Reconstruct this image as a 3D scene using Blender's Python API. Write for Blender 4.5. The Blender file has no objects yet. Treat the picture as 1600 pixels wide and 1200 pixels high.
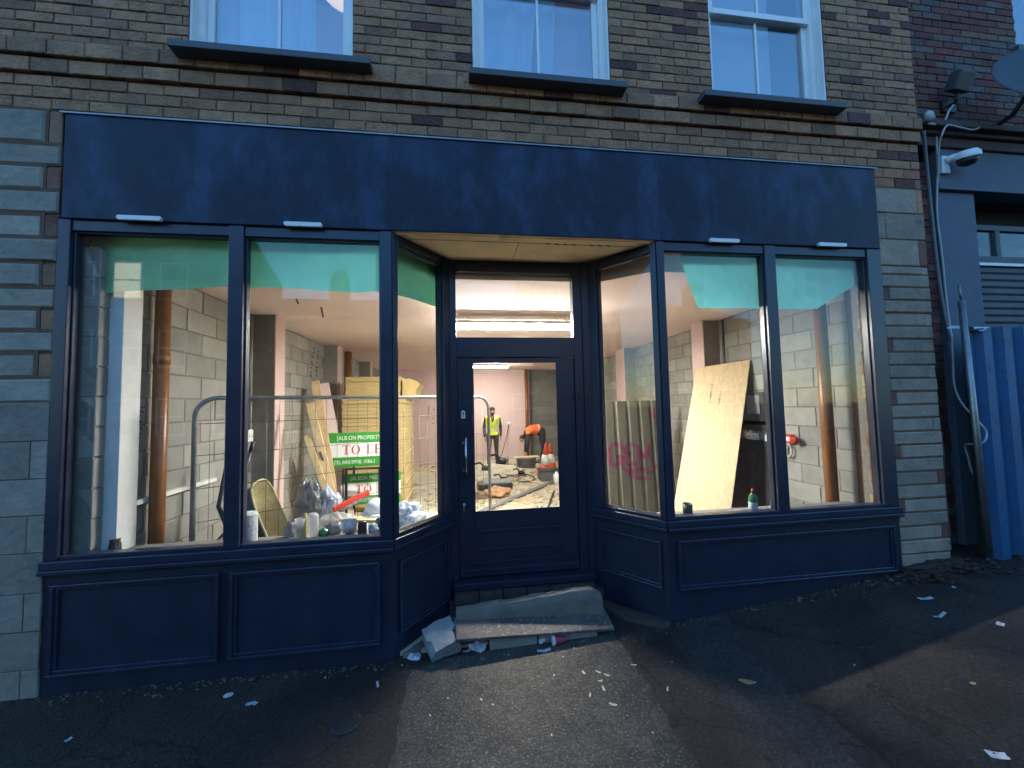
import bpy, bmesh, math, random
import numpy as np
from mathutils import Vector, Matrix, noise as mnoise
RNG = random.Random(7)
scene = bpy.context.scene
COL = scene.collection
R_ = math.radians
# ------------------------------------------------------------------ camera
CAM = Vector((0.0, -3.0, 1.8))
YAW, PITCH, ROLL, FPX = R_(7.64), R_(3.12), R_(-1.22), 605.0
_f = Vector((math.sin(YAW)*math.cos(PITCH), math.cos(YAW)*math.cos(PITCH), math.sin(PITCH)))
_r = Vector((math.cos(YAW), -math.sin(YAW), 0))
_u = _r.cross(_f)
_r2 = math.cos(ROLL)*_r + math.sin(ROLL)*_u
_u2 = -math.sin(ROLL)*_r + math.cos(ROLL)*_u
camd = bpy.data.cameras.new("camera")
cam = bpy.data.objects.new("camera", camd); COL.objects.link(cam)
camd.sensor_width = 36.0; camd.lens = 36.0*FPX/1600.0
camd.clip_start = 0.05; camd.clip_end = 2000
cam.matrix_world = Matrix(((_r2.x, _u2.x, -_f.x, CAM.x), (_r2.y, _u2.y, -_f.y, CAM.y), (_r2.z, _u2.z, -_f.z, CAM.z), (0, 0, 0, 1)))
scene.camera = cam
# ------------------------------------------------------------------ sky, sun, exposure
world = bpy.data.worlds.new("World"); scene.world = world; world.use_nodes = True
nt = world.node_tree; nt.nodes.clear()
wo = nt.nodes.new("ShaderNodeOutputWorld"); bg = nt.nodes.new("ShaderNodeBackground")
sky = nt.nodes.new("ShaderNodeTexSky"); sky.sky_type = 'NISHITA'; sky.sun_disc = False
sky.sun_elevation = R_(5.0); sky.sun_rotation = R_(20); sky.ozone_density = 3.9
sky.air_density = 1.0; sky.dust_density = 0.3
bg.inputs[1].default_value = 0.15
nt.links.new(sky.outputs[0], bg.inputs[0]); nt.links.new(bg.outputs[0], wo.inputs[0])
sund = bpy.data.lights.new("sun", 'SUN'); sun = bpy.data.objects.new("sun", sund); COL.objects.link(sun)
sund.energy = 0.005; sund.angle = R_(12); sund.color = (1, .85, .7)
sun.rotation_euler = (R_(85), 0, R_(160))
scene.view_settings.view_transform = 'Standard'; scene.view_settings.look = 'None'
scene.view_settings.exposure = 2.82; scene.view_settings.gamma = 1.0
cy = scene.cycles
cy.use_denoising = True; cy.max_bounces = 10; cy.transparent_max_bounces = 24
cy.diffuse_bounces = 5; cy.sample_clamp_indirect = 6.0; cy.caustics_reflective = False; cy.caustics_refractive = False
LAMP = 91.0

# ------------------------------------------------------------------ helpers
def ray(u, v):
    a, b = u-800.0, v-600.0
    return a*_r2 - b*_u2 + FPX*_f
def atY(u, v, y):
    d = ray(u, v); return CAM + d*((y-CAM.y)/d.y)
def atZ(u, v, z):
    d = ray(u, v); return CAM + d*((z-CAM.z)/d.z)

def mat(name, col, rough=.7, nz=None, bump=None, metal=0.0, attr=False, emit=None, spec=.5, trans=0, dark=None, coat=0):
    """procedural principled material; nz=(scale, amount[, detail]); bump=(scale, strength, distance)"""
    m = bpy.data.materials.new(name); m.use_nodes = True
    n = m.node_tree.nodes; l = m.node_tree.links
    b = n["Principled BSDF"]
    b.inputs["Roughness"].default_value = rough; b.inputs["Metallic"].default_value = metal
    b.inputs["Specular IOR Level"].default_value = spec
    if coat: b.inputs["Coat Weight"].default_value = coat; b.inputs["Coat Roughness"].default_value = .15
    c4 = (*col, 1)
    src = None
    if attr:
        a = n.new("ShaderNodeAttribute"); a.attribute_name = "tint"
        mx = n.new("ShaderNodeMix"); mx.data_type = 'RGBA'; mx.blend_type = 'MULTIPLY'; mx.inputs[0].default_value = 1
        mx.inputs[6].default_value = c4; l.new(a.outputs["Color"], mx.inputs[7]); src = mx.outputs[2]
    tc = n.new("ShaderNodeTexCoord")
    if nz:
        t = n.new("ShaderNodeTexNoise"); t.inputs["Scale"].default_value = nz[0]; t.inputs["Detail"].default_value = nz[2] if len(nz) > 2 else 5
        t.inputs["Roughness"].default_value = .62
        l.new(tc.outputs["Object"], t.inputs["Vector"])
        r = n.new("ShaderNodeMapRange"); r.inputs[1].default_value = .3; r.inputs[2].default_value = .7
        r.inputs[3].default_value = 1-nz[1]; r.inputs[4].default_value = 1+nz[1]*.7
        l.new(t.outputs[0], r.inputs[0])
        mx = n.new("ShaderNodeMix"); mx.data_type = 'RGBA'; mx.blend_type = 'MULTIPLY'; mx.inputs[0].default_value = 1
        if src: l.new(src, mx.inputs[6])
        else: mx.inputs[6].default_value = c4
        l.new(r.outputs[0], mx.inputs[7]); src = mx.outputs[2]
        rr = n.new("ShaderNodeMapRange"); rr.inputs[3].default_value = max(.05, rough-.12); rr.inputs[4].default_value = min(1, rough+.12)
        l.new(t.outputs[0], rr.inputs[0]); l.new(rr.outputs[0], b.inputs["Roughness"])
    if dark:  # (scale, threshold, colour): irregular stains
        t = n.new("ShaderNodeTexNoise"); t.inputs["Scale"].default_value = dark[0]; t.inputs["Detail"].default_value = 6
        l.new(tc.outputs["Object"], t.inputs["Vector"])
        r = n.new("ShaderNodeMapRange"); r.inputs[1].default_value = dark[1]; r.inputs[2].default_value = dark[1]+.12
        l.new(t.outputs[0], r.inputs[0])
        mx = n.new("ShaderNodeMix"); mx.data_type = 'RGBA'
        l.new(r.outputs[0], mx.inputs[0])
        if src: l.new(src, mx.inputs[6])
        else: mx.inputs[6].default_value = c4
        mx.inputs[7].default_value = (*dark[2], 1); src = mx.outputs[2]
    if src: l.new(src, b.inputs["Base Color"])
    else: b.inputs["Base Color"].default_value = c4
    if bump:
        t = n.new("ShaderNodeTexNoise"); t.inputs["Scale"].default_value = bump[0]; t.inputs["Detail"].default_value = 6
        l.new(tc.outputs["Object"], t.inputs["Vector"])
        bp = n.new("ShaderNodeBump"); bp.inputs["Strength"].default_value = bump[1]
        bp.inputs["Distance"].default_value = bump[2] if len(bump) > 2 else .01
        l.new(t.outputs[0], bp.inputs["Height"]); l.new(bp.outputs[0], b.inputs["Normal"])
    if emit:
        b.inputs["Emission Color"].default_value = (*emit[0], 1); b.inputs["Emission Strength"].default_value = emit[1]
    return m

def glass_mat(name, tint=(1, 1, 1), f0=.05, rough=0.0, film=0.0, film_scale=4.0):
    m = bpy.data.materials.new(name); m.use_nodes = True
    n = m.node_tree.nodes; l = m.node_tree.links; n.clear()
    o = n.new("ShaderNodeOutputMaterial"); tr = n.new("ShaderNodeBsdfTransparent"); gl = n.new("ShaderNodeBsdfGlossy")
    tr.inputs[0].default_value = (*tint, 1); gl.inputs["Roughness"].default_value = rough
    lw = n.new("ShaderNodeLayerWeight"); lw.inputs[0].default_value = .5
    p = n.new("ShaderNodeMath"); p.operation = 'POWER'; p.inputs[1].default_value = 4.0
    l.new(lw.outputs["Facing"], p.inputs[0])
    r = n.new("ShaderNodeMapRange"); r.inputs[3].default_value = f0; r.inputs[4].default_value = .75
    l.new(p.outputs[0], r.inputs[0])
    mx = n.new("ShaderNodeMixShader"); l.new(r.outputs[0], mx.inputs[0]); l.new(tr.outputs[0], mx.inputs[1]); l.new(gl.outputs[0], mx.inputs[2])
    last = mx.outputs[0]
    if film:
        tl = n.new("ShaderNodeBsdfTranslucent"); tl.inputs[0].default_value = (.9, .9, .86, 1)
        df = n.new("ShaderNodeBsdfDiffuse"); df.inputs[0].default_value = (.7, .7, .66, 1)
        md = n.new("ShaderNodeMixShader"); md.inputs[0].default_value = .3
        l.new(tl.outputs[0], md.inputs[1]); l.new(df.outputs[0], md.inputs[2])
        tc = n.new("ShaderNodeTexCoord"); t = n.new("ShaderNodeTexNoise"); t.inputs["Scale"].default_value = film_scale
        t.inputs["Detail"].default_value = 7; t.inputs["Distortion"].default_value = 1.6
        l.new(tc.outputs["Object"], t.inputs["Vector"])
        rr = n.new("ShaderNodeMapRange"); rr.inputs[1].default_value = .38; rr.inputs[2].default_value = .68
        rr.inputs[3].default_value = film*.25; rr.inputs[4].default_value = film*1.6
        l.new(t.outputs[0], rr.inputs[0])
        m2 = n.new("ShaderNodeMixShader"); l.new(rr.outputs[0], m2.inputs[0]); l.new(last, m2.inputs[1]); l.new(md.outputs[0], m2.inputs[2])
        last = m2.outputs[0]
    l.new(last, o.inputs[0])
    return m

def sheet_mat(name, col, t=.5, alpha=1.0, nz=(3, .25), rough=.5):
    m = bpy.data.materials.new(name); m.use_nodes = True
    n = m.node_tree.nodes; l = m.node_tree.links; n.clear()
    o = n.new("ShaderNodeOutputMaterial"); d = n.new("ShaderNodeBsdfDiffuse"); tl = n.new("ShaderNodeBsdfTranslucent")
    gl = n.new("ShaderNodeBsdfGlossy"); gl.inputs["Roughness"].default_value = rough
    tc = n.new("ShaderNodeTexCoord"); t_ = n.new("ShaderNodeTexNoise"); t_.inputs["Scale"].default_value = nz[0]
    l.new(tc.outputs["Object"], t_.inputs["Vector"])
    r = n.new("ShaderNodeMapRange"); r.inputs[1].default_value = .3; r.inputs[2].default_value = .7; r.inputs[3].default_value = 1-nz[1]; r.inputs[4].default_value = 1+nz[1]
    l.new(t_.outputs[0], r.inputs[0])
    mx = n.new("ShaderNodeMix"); mx.data_type = 'RGBA'; mx.blend_type = 'MULTIPLY'; mx.inputs[0].default_value = 1
    mx.inputs[6].default_value = (*col, 1); l.new(r.outputs[0], mx.inputs[7])
    l.new(mx.outputs[2], d.inputs[0]); l.new(mx.outputs[2], tl.inputs[0])
    a = n.new("ShaderNodeMixShader"); a.inputs[0].default_value = t
    l.new(d.outputs[0], a.inputs[1]); l.new(tl.outputs[0], a.inputs[2])
    b = n.new("ShaderNodeMixShader"); b.inputs[0].default_value = .06
    l.new(a.outputs[0], b.inputs[1]); l.new(gl.outputs[0], b.inputs[2]); last = b.outputs[0]
    if alpha < 1:
        tr = n.new("ShaderNodeBsdfTransparent"); c = n.new("ShaderNodeMixShader"); c.inputs[0].default_value = alpha
        l.new(tr.outputs[0], c.inputs[1]); l.new(last, c.inputs[2]); last = c.outputs[0]
    l.new(last, o.inputs[0])
    return m

_origin = {}
class MB:
    """collects shapes, build() links them as ONE mesh object"""
    def __init__(s): s.v = []; s.f = []; s.m = []; s.sm = []; s.t = []
    def add(s, vs, fs, mi=0, smooth=False, tint=None):
        o = len(s.v); s.v += [tuple(p) for p in vs]
        for f in fs:
            s.f.append(tuple(i+o for i in f)); s.m.append(mi); s.sm.append(smooth); s.t.append(tint or (1, 1, 1))
        return s
    def box(s, x0, y0, z0, x1, y1, z1, mi=0, tint=None):
        return s.add([(x0, y0, z0), (x1, y0, z0), (x1, y1, z0), (x0, y1, z0), (x0, y0, z1), (x1, y0, z1), (x1, y1, z1), (x0, y1, z1)],
                     [(0, 3, 2, 1), (4, 5, 6, 7), (0, 1, 5, 4), (1, 2, 6, 5), (2, 3, 7, 6), (3, 0, 4, 7)], mi, False, tint)
    def obox(s, c, ax, h, mi=0, tint=None):
        c = Vector(c); a = [Vector(q).normalized()*k for q, k in zip(ax, h)]
        vs = [c+a[0]*i+a[1]*j+a[2]*k for k in (-1, 1) for (i, j) in ((-1, -1), (1, -1), (1, 1), (-1, 1))]
        return s.add(vs, [(0, 3, 2, 1), (4, 5, 6, 7), (0, 1, 5, 4), (1, 2, 6, 5), (2, 3, 7, 6), (3, 0, 4, 7)], mi, False, tint)
    def bar(s, p, q, w, t, up=(0, 0, 1), mi=0, tint=None):
        """rectangular bar from p to q, w across, t thick along 'up'"""
        p, q = Vector(p), Vector(q); d = (q-p); L = d.length; d.normalize()
        u = Vector(up); u = (u-d*u.dot(d))
        if u.length < 1e-4: u = Vector((1, 0, 0)); u = u-d*u.dot(d)
        u.normalize(); sde = d.cross(u)
        return s.obox((p+q)/2, (d, sde, u), (L/2, w/2, t/2), mi, tint)
    def tube(s, pts, r, n=10, mi=0, caps=True, closed=False, tint=None):
        pts = [Vector(p) for p in pts]; N = len(pts); rs = r if isinstance(r, (list, tuple)) else [r]*N
        vs = []; prev = None
        for i, p in enumerate(pts):
            if closed: d = pts[(i+1) % N]-pts[i-1]
            else: d = pts[min(i+1, N-1)]-pts[max(i-1, 0)]
            d.normalize()
            if prev is None:
                a = Vector((0, 0, 1)) if abs(d.z) < .9 else Vector((1, 0, 0))
                a = (a-d*a.dot(d)).normalized()
            else:
                a = prev-d*prev.dot(d)
                a = a.normalized() if a.length > 1e-6 else d.orthogonal().normalized()
            prev = a; b = d.cross(a)
            for k in range(n):
                th = 2*math.pi*k/n; vs.append(p+(a*math.cos(th)+b*math.sin(th))*rs[i])
        fs = []
        M = N if closed else N-1
        for i in range(M):
            for k in range(n):
                j = (i+1) % N
                fs.append((i*n+k, i*n+(k+1) % n, j*n+(k+1) % n, j*n+k))
        s.add(vs, fs, mi, True, tint)
        if caps and not closed:
            o = len(s.v)-len(vs)
            s.f.append(tuple(o+k for k in reversed(range(n)))); s.m.append(mi); s.sm.append(False); s.t.append(tint or (1, 1, 1))
            s.f.append(tuple(o+(N-1)*n+k for k in range(n))); s.m.append(mi); s.sm.append(False); s.t.append(tint or (1, 1, 1))
        return s
    def lathe(s, prof, c, axis=(0, 0, 1), n=20, mi=0, smooth=True, tint=None):
        """prof: list of (r, h) along axis from c"""
        ax = Vector(axis).normalized(); a = ax.orthogonal().normalized(); b = ax.cross(a); c = Vector(c)
        vs = []; 
        for r, h in prof:
            for k in range(n):
                th = 2*math.pi*k/n; vs.append(c+ax*h+(a*math.cos(th)+b*math.sin(th))*max(r, 1e-4))
        fs = [(i*n+k, i*n+(k+1) % n, (i+1)*n+(k+1) % n, (i+1)*n+k) for i in range(len(prof)-1) for k in range(n)]
        fs += [tuple(reversed(range(n))), tuple((len(prof)-1)*n+k for k in range(n))]
        return s.add(vs, fs, mi, smooth, tint)
    def grid(s, fn, nu, nv, mi=0, smooth=True, tint=None):
        vs = [fn(i/nu, j/nv) for j in range(nv+1) for i in range(nu+1)]
        fs = [(j*(nu+1)+i, j*(nu+1)+i+1, (j+1)*(nu+1)+i+1, (j+1)*(nu+1)+i) for j in range(nv) for i in range(nu)]
        return s.add(vs, fs, mi, smooth, tint)
    def prism(s, poly, lo, hi, axis=1, mi=0, tint=None):
        """extrude 2-D polygon along axis (0 x, 1 y, 2 z)"""
        def P(a, b, h): return ((h, a, b), (a, h, b), (a, b, h))[axis]
        n = len(poly); vs = [P(a, b, lo) for a, b in poly]+[P(a, b, hi) for a, b in poly]
        fs = [tuple(range(n)), tuple(reversed(range(n, 2*n)))]+[(i, n+i, n+(i+1) % n, (i+1) % n) for i in range(n)]
        return s.add(vs, fs, mi, False, tint)
    def lump(s, c, r, mi=0, seed=0, amp=.35, sub=3, freq=1.6, smooth=True, tint=None, flat=None):
        bm = bmesh.new(); bmesh.ops.create_icosphere(bm, subdivisions=sub, radius=1)
        c = Vector(c); r = Vector(r) if isinstance(r, (tuple, list, Vector)) else Vector((r, r, r))
        vs = []
        for v in bm.verts:
            k = 1+amp*mnoise.noise(v.co*freq+Vector((seed*7.3, seed*3.1, seed)))+amp*.5*mnoise.noise(v.co*freq*2.7+Vector((seed, seed*5.1, 9)))
            p = v.co*k; q = Vector((p.x*r.x, p.y*r.y, p.z*r.z))
            if flat is not None: q.z = max(q.z, flat)
            vs.append(c+q)
        bm.verts.index_update(); fs = [tuple(v.index for v in f.verts) for f in bm.faces]; bm.free()
        return s.add(vs, fs, mi, smooth, tint)
    def build(s, name, mats, parent=None, bevel=0, origin=None, fix=True):
        me = bpy.data.meshes.new(name)
        if parent is not None: off = _origin.get(parent.name, Vector((0, 0, 0)))
        elif origin is not None: off = Vector(origin)
        else:
            a = np.array(s.v); off = Vector(((a[:, 0].min()+a[:, 0].max())/2, (a[:, 1].min()+a[:, 1].max())/2, a[:, 2].min()))
        me.from_pydata([tuple(Vector(p)-off) for p in s.v], [], s.f)
        for m in (mats if isinstance(mats, (list, tuple)) else [mats]): me.materials.append(m)
        me.polygons.foreach_set("material_index", s.m); me.polygons.foreach_set("use_smooth", s.sm)
        if any(t != (1, 1, 1) for t in s.t):
            at = me.attributes.new("tint", 'FLOAT_COLOR', 'FACE')
            at.data.foreach_set("color", [c for t in s.t for c in (*t, 1)])
        if fix:
            bm = bmesh.new(); bm.from_mesh(me); bmesh.ops.recalc_face_normals(bm, faces=bm.faces); bm.to_mesh(me); bm.free()
        me.update()
        o = bpy.data.objects.new(name, me); COL.objects.link(o)
        if parent is not None: o.parent = parent; _origin[o.name] = off
        else: o.location = off; _origin[o.name] = off
        if bevel:
            b = o.modifiers.new("bevel", 'BEVEL'); b.width = bevel; b.segments = 2; b.limit_method = 'ANGLE'; b.angle_limit = R_(40)
        return o
def tag(o, label, cat, group=None, kind=None):
    if label: o["label"] = label
    if cat: o["category"] = cat
    if group: o["group"] = group
    if kind: o["kind"] = kind
    return o
def thing(name, label, cat, loc=(0, 0, 0), group=None):
    o = bpy.data.objects.new(name, None); COL.objects.link(o); o.location = loc; o.empty_display_size = .1
    _origin[o.name] = Vector(loc); tag(o, label, cat, group); return o
def dup(root, loc, rotz=None, label=None, group=None, scale=None):
    r = root.copy(); COL.objects.link(r); r.location = loc
    if rotz is not None: r.rotation_euler = (0, 0, rotz)
    if scale: r.scale = (scale,)*3
    if label: r["label"] = label
    if group: r["group"] = group
    for ch in list(root.children):
        c = ch.copy(); COL.objects.link(c); c.parent = r
        for g in list(ch.children):
            d = g.copy(); COL.objects.link(d); d.parent = c
    return r
def text_mb(mb, body, size, o, ux, uy, mi=0, ext=.0008, sx=1.0, align='LEFT'):
    """flat lettering laid on a surface: o origin, ux writing direction, uy up"""
    cu = bpy.data.curves.new("t", 'FONT'); cu.body = body; cu.size = size; cu.align_x = align; cu.extrude = ext/2; cu.resolution_u = 3
    ob = bpy.data.objects.new("t", cu); COL.objects.link(ob)
    dg = bpy.context.evaluated_depsgraph_get(); dg.update()
    me = bpy.data.meshes.new_from_object(ob.evaluated_get(dg))
    ux = Vector(ux).normalized(); uy = Vector(uy).normalized(); un = ux.cross(uy); o = Vector(o)
    vs = [o+ux*(v.co.x*sx)+uy*v.co.y+un*(v.co.z+ext/2) for v in me.vertices]
    mb.add(vs, [tuple(p.vertices) for p in me.polygons], mi)
    bpy.data.objects.remove(ob); bpy.data.curves.remove(cu); bpy.data.meshes.remove(me)
def scribble(mb, o, ux, uy, n, size, mi=0, seed=1, r=.003):
    rg = random.Random(seed); ux = Vector(ux).normalized(); uy = Vector(uy).normalized(); o = Vector(o)
    x = 0
    for i in range(n):
        k = rg.randint(3, 5); pts = []
        for j in range(k): pts.append(o+ux*(x+rg.uniform(0, size*.62))+uy*(rg.uniform(0, size)))
        mb.tube(pts, r, 4, mi); x += size*rg.choice((.8, .85, 1.3))

def rects(u0, u1, v0, v1, holes):
    us = sorted({u0, u1, *[min(max(h[k], u0), u1) for h in holes for k in (0, 1)]}); vs = sorted({v0, v1, *[min(max(h[k], v0), v1) for h in holes for k in (2, 3)]})
    for a, b in zip(us, us[1:]):
        for c, d in zip(vs, vs[1:]):
            if not any(h[0] <= (a+b)/2 <= h[1] and h[2] <= (c+d)/2 <= h[3] for h in holes): yield a, b, c, d
def bricks(mb, o, u, v, n, u0, u1, rows, L, joint=.008, holes=(), tintf=None, rg=None, cham=.004, dj=.003, depth=.05, mortar=None, mi=0, mmi=1, off0=0, wob=.0015):
    """masonry laid as real pieces: rows = list of (v0, v1); mortar bed set behind the faces"""
    rg = rg or RNG; o, u, v, n = Vector(o), Vector(u), Vector(v), Vector(n)
    for ri, (a, b) in enumerate(rows):
        x = u0-(L*.5 if (ri+off0) % 2 else 0)-rg.uniform(0, .0)
        while x < u1:
            s0, s1 = max(x, u0), min(x+L-joint, u1)
            segs = [(s0, s1)]
            for h in holes:
                if h[2] < b-.005 and h[3] > a+.005:
                    ns = []
                    for p, q in segs:
                        if h[1] <= p or h[0] >= q: ns.append((p, q)); continue
                        if h[0]-p > .015: ns.append((p, h[0]))
                        if q-h[1] > .015: ns.append((h[1], q))
                    segs = ns
            for p, q in segs:
                if q-p < .012: continue
                d = rg.uniform(-dj, dj); j = lambda: rg.uniform(-wob, wob)
                t = tintf(rg) if tintf else None
                f = [(p, a), (q, a), (q, b-joint), (p, b-joint)]
                out = [o+u*(x_+j())+v*(z_+j())+n*(d-cham) for x_, z_ in f]
                cx, cz = (p+q)/2, (a+b-joint)/2
                k = cham
                inn = [o+u*(x_+(k if x_ < cx else -k)+j())+v*(z_+(k if z_ < cz else -k)+j())+n*(d+rg.uniform(-.3, .3)*dj) for x_, z_ in f]
                bk = [o+u*x_+v*z_-n*depth for x_, z_ in f]
                mb.add(inn+out+bk, [(0, 1, 2, 3)]+[(4+i, 4+(i+1) % 4, (i+1) % 4, i) for i in range(4)]+[(8+i, 8+(i+1) % 4, 4+(i+1) % 4, 4+i) for i in range(4)], mi, False, t)
            x += L
    v0, v1 = rows[0][0], rows[-1][1]
    for a, b, c, d in rects(u0, u1, v0, v1, list(holes)):
        q = [o+u*a+v*c-n*.009, o+u*b+v*c-n*.009, o+u*b+v*d-n*.009, o+u*a+v*d-n*.009]
        w = [p-n*(depth+.04) for p in q]
        mb.add(q+w, [(0, 1, 2, 3), (7, 6, 5, 4), (0, 4, 5, 1), (1, 5, 6, 2), (2, 6, 7, 3), (3, 7, 4, 0)], mmi)
def even_rows(v0, v1, h):
    n = max(1, round((v1-v0)/h)); h = (v1-v0)/n
    return [(v0+i*h, v0+(i+1)*h) for i in range(n)]
X, Y, Z = (1, 0, 0), (0, 1, 0), (0, 0, 1)

# ------------------------------------------------------------------ materials
M = {}
M['brick'] = mat('buff_brick', (1, 1, 1), .85, (9, .3), (42, .9, .02), attr=True)
M['mortar'] = mat('mortar', (.15, .085, .05), .95, (30, .2), (80, .4, .004))
M['stone'] = mat('stone_block', (1, 1, 1), .88, (5, .26, 9), (24, .9, .014), attr=True, dark=(4.5, .60, (.16, .135, .105)))
M['block'] = mat('concrete_block', (1, 1, 1), .9, (6, .16), (70, .5, .006), attr=True)
M['blockp'] = mat('pilaster_block', (.25, .235, .21), .9, (6, .2), (70, .5, .006))
M['bmortar'] = mat('block_mortar', (.23, .21, .18), .95, (25, .2))
M['navy'] = mat('navy_paint', (.015, .021, .040), .5, (5, .22, 10), (26, .2, .004), spec=.3)
M['navym'] = mat('navy_moulding_highlight', (.021, .030, .055), .24, (9, .2), spec=.6)  # lighter navy copy, puts the mouldings' highlights into the colour
def patchy(m, seed, lo, hi, scale):
    n = m.node_tree.nodes; l = m.node_tree.links; b = n["Principled BSDF"]
    old = b.inputs["Base Color"].links[0].from_socket
    tc = n.new("ShaderNodeTexCoord"); mp = n.new("ShaderNodeMapping"); mp.inputs["Location"].default_value = (seed, seed*.7, 0); mp.inputs["Scale"].default_value = (1.6, 1, .75)
    t = n.new("ShaderNodeTexNoise"); t.inputs["Scale"].default_value = scale; t.inputs["Detail"].default_value = 9; t.inputs["Roughness"].default_value = .65; t.inputs["Distortion"].default_value = .1
    l.new(tc.outputs["Object"], mp.inputs[0]); l.new(mp.outputs[0], t.inputs["Vector"])
    r = n.new("ShaderNodeMapRange"); r.inputs[1].default_value = .46; r.inputs[2].default_value = .60; r.inputs[3].default_value = lo; r.inputs[4].default_value = hi
    l.new(t.outputs[0], r.inputs[0])
    x = n.new("ShaderNodeMix"); x.data_type = 'RGBA'; x.blend_type = 'MULTIPLY'; x.inputs[0].default_value = 1
    l.new(old, x.inputs[6]); l.new(r.outputs[0], x.inputs[7]); l.new(x.outputs[2], b.inputs["Base Color"])
M['fascia'] = mat('brushed_navy_paint', (.022, .033, .065), .5, (7, .3, 10), (26, .16, .004), spec=.25)
patchy(M['fascia'], 3.1, .62, 1.55, 1.5)
M['navy2'] = mat('navy_gloss', (.017, .023, .044), .33, (5, .2), (40, .12, .003), spec=.5)
M['white'] = mat('white_paint', (.8, .8, .79), .4, (6, .06))
M['slate'] = mat('grey_sill', (.075, .085, .095), .6, (6, .2), (30, .2))
M['glass'] = glass_mat('shop_glass', (.97, .985, .975), .034)
M['glass_up'] = glass_mat('window_glass', (.92, .96, .98), .27)
M['glass_film'] = glass_mat('filmed_glass', (.95, .95, .92), .05, film=.014, film_scale=3.0)
M['ply_soffit'] = mat('soffit_ply', (.74, .60, .40), .8, (5, .12), dark=(4, .66, (.4, .32, .22)))
M['pink'] = mat('pink_plasterboard', (.64, .47, .45), .8, (2, .07))
M['ceil'] = mat('ceiling_board', (.76, .61, .57), .85, (1.5, .08))
M['plaster'] = mat('white_plaster', (.72, .72, .70), .85, (4, .12), (30, .2))
M['pipe'] = mat('brown_pipe', (.25, .095, .028), .35, (9, .25))
M['steel'] = mat('galvanised_steel', (.26, .265, .265), .4, (14, .25), metal=.85)
M['chrome'] = mat('brushed_steel', (.6, .6, .6), .22, metal=1)
M['black'] = mat('black_plastic', (.018, .018, .02), .45)
M['dark'] = mat('dark_void', (.012, .012, .014), .9)
M['conc'] = mat('raw_concrete', (.23, .21, .18), .9, (7, .25), (35, .5, .01), dark=(5, .6, (.12, .105, .085)))
M['floor'] = mat('dusty_floor', (.47, .425, .33), .95, (3, .2, 8), (18, .6, .02), dark=(1.6, .6, (.34, .29, .215)))
M['asphalt'] = mat('asphalt', (.042, .031, .025), .75, (2.2, .4, 10), (90, 1.0, .010), dark=(1.3, .56, (.026, .02, .018)), spec=.25)
M['asphalt2'] = mat('asphalt_patch', (.062, .052, .043), .8, (4, .45, 12), (80, 1.0, .012), dark=(85, .56, (.15, .135, .11)), spec=.3)
M['asphalt3'] = mat('asphalt_strip', (.047, .041, .037), .8, (3, .35, 9), (90, 1.0, .010), spec=.2)
M['asphalt4'] = mat('asphalt_window_light', (.036, .029, .025), .8, (2.2, .4, 9), (90, 1.0, .010), spec=.2)  # brown tone painted in for light falling from the shop windows
M['soilbrick'] = mat('dirty_brick', (.055, .04, .033), .9, (8, .35), (30, .5, .01))
M['soil'] = mat('soil', (.05, .028, .02), .95, (20, .5), (60, .8, .02))
M['wood'] = mat('pine', (.52, .37, .19), .7, (9, .22))
M['ply'] = mat('pale_ply', (.68, .54, .34), .65, (4, .12))
M['ink'] = mat('marker_ink', (.03, .03, .035), .7)

def tarmac(m, crack=.55, seed=0.0):
    n = m.node_tree.nodes; l = m.node_tree.links; b = n["Principled BSDF"]; old = b.inputs["Base Color"].links[0].from_socket
    g = n.new("ShaderNodeNewGeometry"); mp = n.new("ShaderNodeMapping"); mp.inputs["Location"].default_value = (seed, seed, 0); l.new(g.outputs["Position"], mp.inputs[0])
    w = n.new("ShaderNodeTexNoise"); w.inputs["Scale"].default_value = 3.5; w.inputs["Detail"].default_value = 5; l.new(mp.outputs[0], w.inputs["Vector"])
    a = n.new("ShaderNodeMix"); a.data_type = 'RGBA'; a.blend_type = 'ADD'; a.inputs[0].default_value = .28; l.new(mp.outputs[0], a.inputs[6]); l.new(w.outputs["Color"], a.inputs[7])
    v = n.new("ShaderNodeTexVoronoi"); v.feature = 'DISTANCE_TO_EDGE'; v.inputs["Scale"].default_value = 1.1; l.new(a.outputs[2], v.inputs["Vector"])
    r = n.new("ShaderNodeMapRange"); r.inputs[1].default_value = .0; r.inputs[2].default_value = .012; r.inputs[3].default_value = crack; r.inputs[4].default_value = 1; l.new(v.outputs["Distance"], r.inputs[0])
    p = n.new("ShaderNodeTexVoronoi"); p.inputs["Scale"].default_value = 75; l.new(g.outputs["Position"], p.inputs["Vector"])
    q = n.new("ShaderNodeSeparateColor"); l.new(p.outputs["Color"], q.inputs[0])
    k = n.new("ShaderNodeMapRange"); k.inputs[1].default_value = .25; k.inputs[2].default_value = 1; k.inputs[3].default_value = .80; k.inputs[4].default_value = 1.34; l.new(q.outputs[0], k.inputs[0])
    u = n.new("ShaderNodeMath"); u.operation = 'MULTIPLY'; l.new(r.outputs[0], u.inputs[0]); l.new(k.outputs[0], u.inputs[1])
    x = n.new("ShaderNodeMix"); x.data_type = 'RGBA'; x.blend_type = 'MULTIPLY'; x.inputs[0].default_value = 1; l.new(old, x.inputs[6]); l.new(u.outputs[0], x.inputs[7]); l.new(x.outputs[2], b.inputs["Base Color"])
tarmac(M['asphalt'], .45, 2.0); tarmac(M['asphalt2'], .75, 5.0); tarmac(M['asphalt3'], .7, 9.0); tarmac(M['asphalt4'], .55, 4.0)
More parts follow.
